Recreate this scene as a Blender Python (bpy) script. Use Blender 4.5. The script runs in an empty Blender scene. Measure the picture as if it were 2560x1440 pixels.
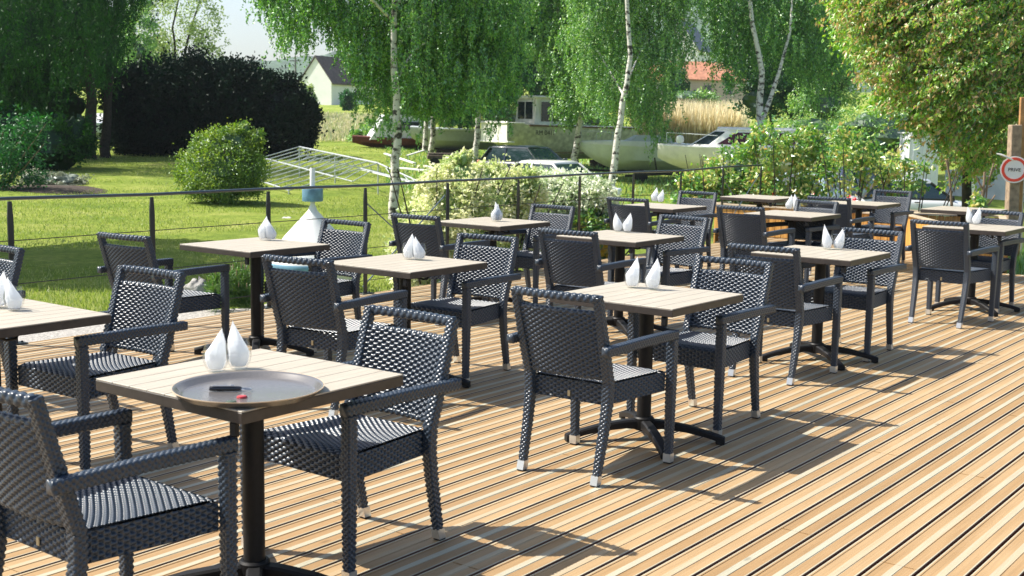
import bpy, math, random
import numpy as np
from mathutils import Vector, Matrix
R = math.radians
rng = np.random.default_rng(7)
random.seed(7)
scene = bpy.context.scene
C = scene.collection

# ------------------------------------------------------------------ camera
F_PX, PITCH, ROLL, CAM_H = 3055.76, 0.135245, 0.017005, 1.5767
_f = Vector((0, math.cos(PITCH), -math.sin(PITCH)))
_u = Vector((0, math.sin(PITCH), math.cos(PITCH)))
_r = Vector((1, 0, 0))
_r2 = _r * math.cos(ROLL) + _u * math.sin(ROLL)
_u2 = -_r * math.sin(ROLL) + _u * math.cos(ROLL)
cam_data = bpy.data.cameras.new('camera')
cam = bpy.data.objects.new('camera', cam_data)
C.objects.link(cam)
cam.matrix_world = Matrix(((_r2.x, _u2.x, -_f.x, 0), (_r2.y, _u2.y, -_f.y, 0), (_r2.z, _u2.z, -_f.z, CAM_H), (0, 0, 0, 1)))
cam_data.sensor_width = 36.0
cam_data.lens = 36.0 * F_PX / 2560.0
cam_data.clip_start = 0.1
cam_data.clip_end = 4000
cam_data.dof.use_dof = True
cam_data.dof.focus_distance = 7.0
cam_data.dof.aperture_fstop = 8.0
scene.camera = cam

# ------------------------------------------------------------------ world, sun, exposure
SUN_VEC = Vector((-0.592, 0.125, 0.735)).normalized()      # towards the sun
sun_el = math.asin(SUN_VEC.z)
sun_az = math.atan2(SUN_VEC.x, SUN_VEC.y)                  # clockwise from +Y
world = bpy.data.worlds.new('World'); scene.world = world
world.use_nodes = True
wn = world.node_tree.nodes; wl = world.node_tree.links
bg = wn.get('Background') or wn.new('ShaderNodeBackground')
sky = wn.new('ShaderNodeTexSky'); sky.sky_type = 'NISHITA'
sky.sun_disc = False
sky.sun_elevation = sun_el
sky.sun_rotation = sun_az
sky.air_density = 1.0; sky.dust_density = 2.0; sky.ozone_density = 1.2
wl.new(sky.outputs[0], bg.inputs[0])
bg.inputs[1].default_value = 0.10
sun_d = bpy.data.lights.new('sun', 'SUN')
sun_d.energy = 5.0; sun_d.angle = R(0.5); sun_d.color = (1.0, 0.94, 0.84)
sun = bpy.data.objects.new('sun', sun_d); C.objects.link(sun)
sun.rotation_euler = (-SUN_VEC).to_track_quat('-Z', 'Y').to_euler()
scene.view_settings.view_transform = 'Standard'
scene.view_settings.look = 'None'
scene.view_settings.exposure = 0.98
scene.view_settings.gamma = 1.0
scene.render.engine = 'CYCLES'

# ------------------------------------------------------------------ helpers
def ray(px, py, z):
    """world point on height z seen at photo pixel (2560 x 1440)"""
    d = _f + _r2 * ((px - 1280) / F_PX) + _u2 * ((720 - py) / F_PX)
    t = (z - CAM_H) / d.z
    return Vector((0, 0, CAM_H)) + d * t
def at(px, py, Y):
    """world point at distance Y seen at photo pixel"""
    d = _f + _r2 * ((px - 1280) / F_PX) + _u2 * ((720 - py) / F_PX)
    return Vector((0, 0, CAM_H)) + d * (Y / d.y)
DA = R(52.93)
DU = Vector((math.cos(DA), math.sin(DA), 0)); DV = Vector((-math.sin(DA), math.cos(DA), 0))
def uv(u, v, z=0.0):
    p = DU * u + DV * v; return Vector((p.x, p.y, z))
def sst(a, b, x):
    t = min(1, max(0, (x - a) / (b - a))); return t * t * (3 - 2 * t)
_dl = [0, 8, 11, 15, 28, 40, 50, 60, 80, 120, 160, 200, 300, 420]
_zl = [-.16, -.16, -.22, -.46, -.43, -.25, -.03, .2, .6, 2.2, 3.6, 5.2, 10, 13]
_dr = [0, 8, 11, 15, 20, 38, 44, 50, 60, 80, 120, 160, 200, 300, 420]
_zr = [-.16, -.16, -.25, -.4, -.6, -1.0, -.85, -.7, -.45, .0, 1.6, 3.4, 5.2, 10, 13]
def terr(x, y):
    a = x / max(y, 4.0)
    s = sst(-.14, .05, a)
    z = float(np.interp(y, _dl, _zl)) * (1 - s) + float(np.interp(y, _dr, _zr)) * s
    z -= .28 * sst(.15, .3, a) * sst(20, 30, y) * (1 - sst(50, 80, y))
    return z

class MB:
    """collects simple shapes and links them as one mesh object"""
    def __init__(s): s.v = []; s.f = []; s.mi = []; s.cur = 0
    def add(s, vs, fs):
        o = len(s.v); s.v += [tuple(p) for p in vs]
        for f in fs: s.f.append(tuple(i + o for i in f)); s.mi.append(s.cur)
        return s
    def box(s, c, d, M=None, bev=0.0):
        hx, hy, hz = d[0] / 2, d[1] / 2, d[2] / 2
        if bev > 0:
            b = min(bev, hx * .9, hy * .9, hz * .9)
            P = []
            for (X, Y, Z) in ((hx, hy - b, hz - b), (hx - b, hy, hz - b), (hx - b, hy - b, hz)):
                for sx in (-1, 1):
                    for sy in (-1, 1):
                        for sz in (-1, 1): P.append(Vector((sx * X, sy * Y, sz * Z)))
            import mathutils
            # hull faces built by hand: 6 quads, 12 edge quads, 8 corner tris
            def ix(k, sx, sy, sz): return k * 8 + (sx > 0) * 4 + (sy > 0) * 2 + (sz > 0)
            F = []
            for q in (-1, 1):
                F.append([ix(0, q, -1, -1), ix(0, q, 1, -1), ix(0, q, 1, 1), ix(0, q, -1, 1)])
                F.append([ix(1, -1, q, -1), ix(1, 1, q, -1), ix(1, 1, q, 1), ix(1, -1, q, 1)])
                F.append([ix(2, -1, -1, q), ix(2, 1, -1, q), ix(2, 1, 1, q), ix(2, -1, 1, q)])
                for w in (-1, 1):
                    F.append([ix(0, q, w, -1), ix(0, q, w, 1), ix(1, q, w, 1), ix(1, q, w, -1)])
                    F.append([ix(0, q, -1, w), ix(0, q, 1, w), ix(2, q, 1, w), ix(2, q, -1, w)])
                    F.append([ix(1, -1, q, w), ix(1, 1, q, w), ix(2, 1, q, w), ix(2, -1, q, w)])
            for a in (-1, 1):
                for b2 in (-1, 1):
                    for c2 in (-1, 1): F.append([ix(0, a, b2, c2), ix(1, a, b2, c2), ix(2, a, b2, c2)])
            # orient outwards
            G = []
            for f in F:
                n = (P[f[1]] - P[f[0]]).cross(P[f[2]] - P[f[0]]); m = sum((P[i] for i in f), Vector())
                G.append(f if n.dot(m) > 0 else f[::-1])
            F = G
        else:
            P = [Vector((x, y, z)) for x in (-hx, hx) for y in (-hy, hy) for z in (-hz, hz)]
            F = [(0, 1, 3, 2), (4, 6, 7, 5), (0, 4, 5, 1), (2, 3, 7, 6), (0, 2, 6, 4), (1, 5, 7, 3)]
        c = Vector(c)
        if M is not None: P = [M @ p for p in P]
        return s.add([p + c for p in P], F)
    def beam(s, a, b, w, h, up=(0, 0, 1), bev=0.0):
        a = Vector(a); b = Vector(b); d = b - a; L = d.length; d.normalize()
        x = d.cross(Vector(up))
        if x.length < 1e-4: x = d.cross(Vector((0, 1, 0)))
        x.normalize(); z = x.cross(d)
        M = Matrix((x, d, z)).transposed()
        return s.box((a + b) / 2, (w, L, h), M, bev)
    def tube(s, pts, r, n=8, cap=True):
        pts = [Vector(p) for p in pts]; k = len(pts)
        rs = r if isinstance(r, (list, tuple)) else [r] * k
        V = []; prev = None
        for i, p in enumerate(pts):
            d = (pts[min(i + 1, k - 1)] - pts[max(i - 1, 0)]).normalized()
            if prev is None:
                x = d.cross(Vector((0, 0, 1)))
                if x.length < .05: x = d.cross(Vector((1, 0, 0)))
            else: x = prev - d * prev.dot(d)
            x.normalize(); prev = x; y = d.cross(x)
            for j in range(n):
                a = 2 * math.pi * j / n
                V.append(p + (x * math.cos(a) + y * math.sin(a)) * rs[i])
        F = []
        for i in range(k - 1):
            for j in range(n):
                F.append((i * n + j, i * n + (j + 1) % n, (i + 1) * n + (j + 1) % n, (i + 1) * n + j))
        if cap:
            F.append(tuple(range(n))[::-1]); F.append(tuple((k - 1) * n + j for j in range(n)))
        return s.add(V, F)
    def lathe(s, prof, c=(0, 0, 0), n=24, sx=1, sy=1):
        c = Vector(c); V = []; F = []; k = len(prof)
        for (r, z) in prof:
            for j in range(n):
                a = 2 * math.pi * j / n
                V.append(c + Vector((r * math.cos(a) * sx, r * math.sin(a) * sy, z)))
        for i in range(k - 1):
            for j in range(n):
                F.append((i * n + j, i * n + (j + 1) % n, (i + 1) * n + (j + 1) % n, (i + 1) * n + j))
        return s.add(V, F)
    def loft(s, secs, cap=True, closed=True):
        n = len(secs[0]); V = [p for q in secs for p in q]; F = []
        for i in range(len(secs) - 1):
            for j in range(n if closed else n - 1):
                F.append((i * n + j, i * n + (j + 1) % n, (i + 1) * n + (j + 1) % n, (i + 1) * n + j))
        if cap and closed:
            F.append(tuple(range(n))[::-1]); F.append(tuple((len(secs) - 1) * n + j for j in range(n)))
        return s.add(V, F)
    def prism(s, poly, z0, z1):
        n = len(poly); V = [(p[0], p[1], z0) for p in poly] + [(p[0], p[1], z1) for p in poly]
        F = [tuple(range(n))[::-1], tuple(range(n, 2 * n))] + [(i, (i + 1) % n, (i + 1) % n + n, i + n) for i in range(n)]
        return s.add(V, F)
    def build(s, name, mat, parent=None, smooth=False, loc=None, rz=0.0):
        me = bpy.data.meshes.new(name)
        me.from_pydata(s.v, [], s.f)
        for m in (mat if isinstance(mat, (list, tuple)) else [mat]): me.materials.append(m)
        if isinstance(mat, (list, tuple)): me.polygons.foreach_set('material_index', s.mi)
        if smooth: smooth_by_angle(me, smooth if smooth is not True else 40)
        me.update()
        o = bpy.data.objects.new(name, me); C.objects.link(o)
        if loc is not None: o.location = loc
        o.rotation_euler.z = rz
        if parent is not None: o.parent = parent
        return o
def smooth_by_angle(me, deg):
    me.polygons.foreach_set('use_smooth', [True] * len(me.polygons))
    try: me.set_sharp_from_angle(angle=R(deg))
    except Exception: pass
def fast_mesh(name, V, F, mat, parent=None, smooth=False, rnd=None, link=True):
    V = np.asarray(V, np.float32); F = np.asarray(F, np.int32)
    me = bpy.data.meshes.new(name); n, k = F.shape
    me.vertices.add(len(V)); me.vertices.foreach_set('co', V.ravel())
    me.loops.add(n * k); me.loops.foreach_set('vertex_index', F.ravel())
    me.polygons.add(n); me.polygons.foreach_set('loop_start', np.arange(n, dtype=np.int32) * k)
    try: me.polygons.foreach_set('loop_total', np.full(n, k, np.int32))
    except Exception: pass
    me.update(calc_edges=True)
    me.polygons.foreach_set('use_smooth', np.full(n, bool(smooth)))
    if rnd is not None:
        at_ = me.attributes.new('rnd', 'FLOAT', 'FACE'); at_.data.foreach_set('value', np.asarray(rnd, np.float32))
    for m in (mat if isinstance(mat, (list, tuple)) else [mat]): me.materials.append(m)
    me.validate()
    o = bpy.data.objects.new(name, me)
    if link: C.objects.link(o)
    if parent is not None: o.parent = parent
    return o
def empty(name, loc, rz=0.0):
    o = bpy.data.objects.new(name, None); C.objects.link(o)
    o.empty_display_size = .2
    o.location = loc; o.rotation_euler = (0, 0, rz); return o
def tag(o, label=None, cat=None, group=None, kind=None):
    if label: o['label'] = label
    if cat: o['category'] = cat
    if group: o['group'] = group
    if kind: o['kind'] = kind
    return o
def copy_tree(o, parent=None):
    c = o.copy(); C.objects.link(c)
    if parent is not None: c.parent = parent
    for ch in [k for k in o.children]: copy_tree(ch, c)
    return c

# ------------------------------------------------------------------ materials
def mat(name, col=(.5, .5, .5), rough=.6, metal=0.0, spec=.5, coat=0.0, noise=0.0, nscale=8.0, bump=0.0, bscale=40.0):
    m = bpy.data.materials.new(name); m.use_nodes = True
    nt = m.node_tree; b = nt.nodes['Principled BSDF']
    b.inputs['Base Color'].default_value = (*col, 1); b.inputs['Roughness'].default_value = rough
    b.inputs['Metallic'].default_value = metal; b.inputs['Specular IOR Level'].default_value = spec
    b.inputs['Coat Weight'].default_value = coat
    if noise or bump:
        tc = nt.nodes.new('ShaderNodeTexCoord')
    if noise:
        n = nt.nodes.new('ShaderNodeTexNoise'); n.inputs['Scale'].default_value = nscale; n.inputs['Detail'].default_value = 6
        nt.links.new(tc.outputs['Object'], n.inputs['Vector'])
        mr = nt.nodes.new('ShaderNodeMapRange'); mr.inputs[1].default_value = .3; mr.inputs[2].default_value = .7
        mr.inputs[3].default_value = 1 - noise; mr.inputs[4].default_value = 1 + noise
        nt.links.new(n.outputs['Fac'], mr.inputs[0])
        mx = nt.nodes.new('ShaderNodeVectorMath'); mx.operation = 'SCALE'; mx.inputs[0].default_value = col
        nt.links.new(mr.outputs[0], mx.inputs['Scale']); nt.links.new(mx.outputs[0], b.inputs['Base Color'])
    if bump:
        n2 = nt.nodes.new('ShaderNodeTexNoise'); n2.inputs['Scale'].default_value = bscale; n2.inputs['Detail'].default_value = 5
        nt.links.new(tc.outputs['Object'], n2.inputs['Vector'])
        bp = nt.nodes.new('ShaderNodeBump'); bp.inputs['Strength'].default_value = bump; bp.inputs['Distance'].default_value = .02
        nt.links.new(n2.outputs['Fac'], bp.inputs['Height']); nt.links.new(bp.outputs[0], b.inputs['Normal'])
    return m
def leaf_mat(name, stops, trans=.45, rough=.5, spec=.35, gloss=.12):
    """leaf: per-leaf random colour, diffuse + translucent + a little gloss"""
    m = bpy.data.materials.new(name); m.use_nodes = True
    nt = m.node_tree; nt.nodes.clear(); N = nt.nodes.new; L = nt.links.new
    out = N('ShaderNodeOutputMaterial'); a = N('ShaderNodeAttribute'); a.attribute_name = 'rnd'
    cr = N('ShaderNodeValToRGB'); L(a.outputs['Fac'], cr.inputs[0])
    e = cr.color_ramp.elements
    e[0].position = 0; e[0].color = (*stops[0], 1); e[1].position = 1; e[1].color = (*stops[-1], 1)
    for i, s in enumerate(stops[1:-1]):
        q = e.new((i + 1) / (len(stops) - 1)); q.color = (*s, 1)
    d = N('ShaderNodeBsdfDiffuse'); t = N('ShaderNodeBsdfTranslucent'); g = N('ShaderNodeBsdfGlossy')
    g.inputs['Roughness'].default_value = rough; g.inputs['Color'].default_value = (.9, 1, .95, 1)
    hs = N('ShaderNodeHueSaturation'); hs.inputs['Saturation'].default_value = 1.1; hs.inputs['Value'].default_value = 1.25
    hs.inputs['Hue'].default_value = .49
    L(cr.outputs[0], d.inputs[0]); L(cr.outputs[0], hs.inputs['Color']); L(hs.outputs[0], t.inputs[0])
    m1 = N('ShaderNodeMixShader'); m1.inputs[0].default_value = trans; L(d.outputs[0], m1.inputs[1]); L(t.outputs[0], m1.inputs[2])
    m2 = N('ShaderNodeMixShader'); m2.inputs[0].default_value = gloss; L(m1.outputs[0], m2.inputs[1]); L(g.outputs[0], m2.inputs[2])
    L(m2.outputs[0], out.inputs[0])
    return m
# ------------------------------------------------------------------ ground and deck materials
def deck_material():
    m = bpy.data.materials.new('larch_boards'); m.use_nodes = True
    nt = m.node_tree; N = nt.nodes.new; L = nt.links.new; b = nt.nodes['Principled BSDF']
    tc = N('ShaderNodeTexCoord'); sp = N('ShaderNodeSeparateXYZ'); L(tc.outputs['Object'], sp.inputs[0])
    def M(op, a=None, bb=None, c=None):
        n = N('ShaderNodeMath'); n.operation = op
        for i, q in enumerate((a, bb, c)):
            if q is None: continue
            if isinstance(q, (int, float)): n.inputs[i].default_value = q
            else: L(q, n.inputs[i])
        return n.outputs[0]
    P = 0.1515
    t = M('DIVIDE', sp.outputs['Y'], P)
    idx = M('FLOOR', t); fr = M('FRACT', t)
    # slow wobble of the stripe edges along the board, different on each board
    cv = N('ShaderNodeCombineXYZ'); L(M('MULTIPLY', sp.outputs['X'], .55), cv.inputs[0]); L(M('MULTIPLY', idx, 7.31), cv.inputs[1])
    nz = N('ShaderNodeTexNoise'); nz.inputs['Scale'].default_value = 1.0; nz.inputs['Detail'].default_value = 2; L(cv.outputs[0], nz.inputs['Vector'])
    wob = M('MULTIPLY', M('SUBTRACT', nz.outputs['Fac'], .5), .16)
    f2 = M('ADD', fr, wob)
    cr = N('ShaderNodeValToRGB'); L(f2, cr.inputs[0]); cr.color_ramp.interpolation = 'LINEAR'
    e = cr.color_ramp.elements
    tan = (.32, .200, .092, 1); lt = (.41, .385, .29, 1); mid = (.355, .245, .13, 1)
    e[0].position = 0; e[0].color = tan; e[1].position = 1; e[1].color = tan
    for p, c in ((.39, tan), (.405, lt), (.585, lt), (.60, tan)):
        q = e.new(p); q.color = c
    # some boards plain
    wn_ = N('ShaderNodeTexWhiteNoise'); wn_.noise_dimensions = '1D'; L(idx, wn_.inputs['W'])
    fib = N('ShaderNodeTexNoise'); fib.inputs['Scale'].default_value = 1; fib.inputs['Detail'].default_value = 7; fib.inputs['Roughness'].default_value = .65
    cv2 = N('ShaderNodeCombineXYZ'); L(M('MULTIPLY', sp.outputs['X'], 3.0), cv2.inputs[0]); L(M('MULTIPLY', sp.outputs['Y'], 150), cv2.inputs[1]); L(idx, cv2.inputs[2])
    L(cv2.outputs[0], fib.inputs['Vector'])
    big = N('ShaderNodeTexNoise'); big.inputs['Scale'].default_value = 1; big.inputs['Detail'].default_value = 3
    cv3 = N('ShaderNodeCombineXYZ'); L(M('MULTIPLY', sp.outputs['X'], 1.6), cv3.inputs[0]); L(M('MULTIPLY', sp.outputs['Y'], 14), cv3.inputs[1]); L(cv3.outputs[0], big.inputs['Vector'])
    plain = N('ShaderNodeMix'); plain.data_type = 'RGBA'; plain.inputs['B'].default_value = mid
    pf = M('MULTIPLY', M('MAXIMUM', M('SUBTRACT', M('ADD', M('MULTIPLY', wn_.outputs['Value'], .5), M('MULTIPLY', big.outputs['Fac'], .9)), .58), 0), 2.2)
    pf = M('MINIMUM', pf, .85)
    L(pf, plain.inputs['Factor']); L(cr.outputs[0], plain.inputs['A'])
    dist = M('ABSOLUTE', M('SUBTRACT', fr, .5))
    e1 = N('ShaderNodeMapRange'); L(M('ADD', dist, M('MULTIPLY', wob, .12)), e1.inputs[0]); e1.inputs[1].default_value = .410; e1.inputs[2].default_value = .422
    edge = N('ShaderNodeMix'); edge.data_type = 'RGBA'; edge.inputs['B'].default_value = lt; L(M('MULTIPLY', e1.outputs[0], .8), edge.inputs['Factor']); L(plain.outputs['Result'], edge.inputs['A'])
    e2 = N('ShaderNodeMapRange'); L(dist, e2.inputs[0]); e2.inputs[1].default_value = .450; e2.inputs[2].default_value = .458
    side = N('ShaderNodeMix'); side.data_type = 'RGBA'; side.inputs['B'].default_value = (.10, .035, .015, 1); L(e2.outputs[0], side.inputs['Factor']); L(edge.outputs['Result'], side.inputs['A'])
    val = M('ADD', .52, M('ADD', M('MULTIPLY', fib.outputs['Fac'], .62), M('MULTIPLY', big.outputs['Fac'], .34)))
    val = M('MULTIPLY', val, M('ADD', .90, M('MULTIPLY', wn_.outputs['Value'], .2)))
    # knots
    vo = N('ShaderNodeTexVoronoi'); vo.inputs['Scale'].default_value = 1; cv4 = N('ShaderNodeCombineXYZ')
    L(M('MULTIPLY', sp.outputs['X'], 2.1), cv4.inputs[0]); L(M('MULTIPLY', sp.outputs['Y'], 5.2), cv4.inputs[1]); L(cv4.outputs[0], vo.inputs['Vector'])
    kn = N('ShaderNodeMapRange'); L(vo.outputs['Distance'], kn.inputs[0]); kn.inputs[1].default_value = .03; kn.inputs[2].default_value = .07
    kn.inputs[3].default_value = .72; kn.inputs[4].default_value = 1
    val = M('MULTIPLY', val, kn.outputs[0])
    sc = N('ShaderNodeVectorMath'); sc.operation = 'SCALE'; L(side.outputs['Result'], sc.inputs[0]); L(val, sc.inputs['Scale'])
    L(sc.outputs[0], b.inputs['Base Color'])
    b.inputs['Roughness'].default_value = .55; b.inputs['Specular IOR Level'].default_value = .35
    bp = N('ShaderNodeBump'); bp.inputs['Strength'].default_value = .35; bp.inputs['Distance'].default_value = .003
    L(fib.outputs['Fac'], bp.inputs['Height']); L(bp.outputs[0], b.inputs['Normal'])
    return m

def build_deck():
    """boards with rounded edges and two shallow grooves, joined as one structure; local x runs along the boards"""
    P = .1515; gap = .0098
    prof = [(-.5, -.026), (-.5, -.004), (-.48, 0), (-.40, 0), (-.395, -.0022), (-.105, -.0022), (-.10, 0), (.10, 0), (.105, -.0022),
            (.395, -.0022), (.40, 0), (.48, 0), (.5, -.004), (.5, -.026)]
    V = []; Fs = []
    w = P - gap; k = len(prof)
    i0 = int(-6.4 / P); i1 = int(7.86 / P)
    for i in range(i0, i1):
        vc = (i + .5) * P
        end = 16.08 if vc > 5.45 else (14.05 + max(0, min(2.0, (vc - 4.15) * 1.5)) if vc > 4.15 else 14.05)
        x = -4 + ((i * 1.37) % 4.0)
        segs = []
        s = -4.0
        while x < end:
            segs.append((s, x)); s = x + .002; x += 3.97
        segs.append((s, end))
        for (a, b) in segs:
            if b - a < .05: continue
            o = len(V)
            for X in (a, b):
                for (q, z) in prof: V.append((X, vc + q * w, z))
            for j in range(k - 1): Fs.append((o + j, o + j + 1, o + k + j + 1, o + k + j))
            Fs.append((o + k - 1, o, o + k, o + 2 * k - 1))
            # end caps as quads strip
            for e_ in (0, 1):
                q = o + e_ * k
                Fs.append((q, q + 1, q + k - 2, q + k - 1))
                Fs.append((q + 1, q + 2, q + k - 3, q + k - 2))
    Fs = np.array(Fs, np.int32)[:, ::-1]
    o = fast_mesh('terrace_deck', V, Fs, deck_material())
    o.rotation_euler.z = DA
    tag(o, kind='structure')
    # dark joists and fascia under the boards
    m = MB()
    for u in np.arange(-3.9, 16, .6):
        v1 = 7.8 if u < 14 else 7.8
        v0 = -6.3 if u < 13.95 else 5.5
        m.box((u, (v0 + v1) / 2, -.1), (.07, v1 - v0, .14))
    m.box((6.0, 7.835, -.14), (20.1, .04, .2)); m.box((14.03, -1.0, -.14), (.04, 10.4, .2))
    j = m.build('deck_joists', mat('joist_wood', (.10, .065, .04), .8), None); j.rotation_euler.z = DA
    tag(j, kind='structure')
build_deck()

# ------------------------------------------------------------------ woven chair
M_weave = mat('woven_resin', (.027, .040, .060), .30, spec=.5)
M_weave_frame = M_weave
M_cap = mat('brushed_aluminium', (.72, .72, .70), .32, metal=.85)
M_rubber = mat('black_rubber', (.015, .015, .015), .7)
M_tag = mat('beige_tag', (.45, .36, .2), .5)
AMP = .0056
def wv(s, t, ps, pt, amp=AMP):
    row = np.floor(t / pt); ft = t / pt - row
    w = .5 + .5 * np.sin(2 * np.pi * (s / ps) + np.pi * row)
    k = np.clip((.36 - w) / .24, 0, 1); k = k * k * (3 - 2 * k)
    prof = np.clip(np.sin(np.pi * ft), 0, 1) ** .6
    return amp * (.40 + prof * (.22 + .42 * w) - 1.5 * k * prof)
def woven_grid(fn, nu, nv, ps, pt, Wd, Ht, flip=False, amp=AMP):
    """fn(U,V)->(P, N) arrays for U,V in 0..1; strands run along U"""
    if amp > 0:
        rows = max(1, int(round(Ht / pt))); pt = Ht / rows; nv = rows * 5 + 1
        cols = max(1, int(round(Wd / ps * 2))) / 2; ps = Wd / cols; nu = int(cols * 12) + 1
    U, Vv = np.meshgrid(np.linspace(0, 1, nu), np.linspace(0, 1, nv))
    P, Nn = fn(U, Vv)
    h = wv(U * Wd, Vv * Ht, ps, pt, amp)
    P = P + Nn * h[..., None]
    idx = np.arange(nu * nv).reshape(nv, nu)
    F = np.stack([idx[:-1, :-1], idx[:-1, 1:], idx[1:, 1:], idx[1:, :-1]], -1).reshape(-1, 4)
    if flip: F = F[:, ::-1]
    return P.reshape(-1, 3), F
def join(parts):
    V = []; F = []; o = 0
    for v, f in parts:
        V.append(v); F.append(f + o); o += len(v)
    return np.concatenate(V), np.concatenate(F)
def woven_sweep(path, half, side, pt=.0105, nper=6, lon=5, ncirc=48, amp=.0024, caps=True):
    """rounded square tube with wrapped strands along a path; side = lateral axis"""
    path = [Vector(p) for p in path]
    L = [0]
    for a, b in zip(path[:-1], path[1:]): L.append(L[-1] + (b - a).length)
    rows = max(1, int(round(L[-1] / pt))); pt = L[-1] / rows; n = rows * lon + 1
    ts = np.linspace(0, L[-1], n)
    X = np.stack([np.interp(ts, L, [p[i] for p in path]) for i in range(3)], -1)
    hs = np.interp(ts, L, half) if isinstance(half, (list, tuple)) else np.full(n, half)
    T = np.gradient(X, axis=0); T /= np.linalg.norm(T, axis=1)[:, None]
    S = np.array(side, float)[None, :] * np.ones((n, 1)); S -= T * (S * T).sum(1)[:, None]; S /= np.linalg.norm(S, axis=1)[:, None]
    B = np.cross(T, S)
    a = np.linspace(0, 2 * np.pi, ncirc, endpoint=False) + .01
    ca, sa = np.cos(a), np.sin(a); pw = 11.0
    rr = 1 / ((np.abs(ca) ** pw + np.abs(sa) ** pw) ** (1 / pw))
    cx, cy = rr * ca, rr * sa
    A, TT = np.meshgrid(a / (2 * np.pi), ts)
    h = wv(A, TT, 1 / nper, pt, amp) - amp * .4
    ou = (cx[None, :, None] * S[:, None, :] + cy[None, :, None] * B[:, None, :])
    nrm = ou / np.linalg.norm(ou, axis=2)[..., None]
    P = X[:, None, :] + ou * hs[:, None, None] + nrm * h[..., None]
    idx = np.arange(n * ncirc).reshape(n, ncirc); nx = np.roll(idx, -1, axis=1)
    F = np.stack([idx[:-1], nx[:-1], nx[1:], idx[1:]], -1).reshape(-1, 4)
    V = P.reshape(-1, 3)
    if caps:
        o = len(V); V = np.concatenate([V, X[:1], X[-1:]])
        c0 = [(o, idx[0][(j + 2) % ncirc], idx[0][(j + 1) % ncirc], idx[0][j]) for j in range(0, ncirc, 2)]
        c1 = [(o + 1, idx[-1][j], idx[-1][(j + 1) % ncirc], idx[-1][(j + 2) % ncirc]) for j in range(0, ncirc, 2)]
        F = np.concatenate([F, np.array(c0), np.array(c1)])
    return V, F
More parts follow.
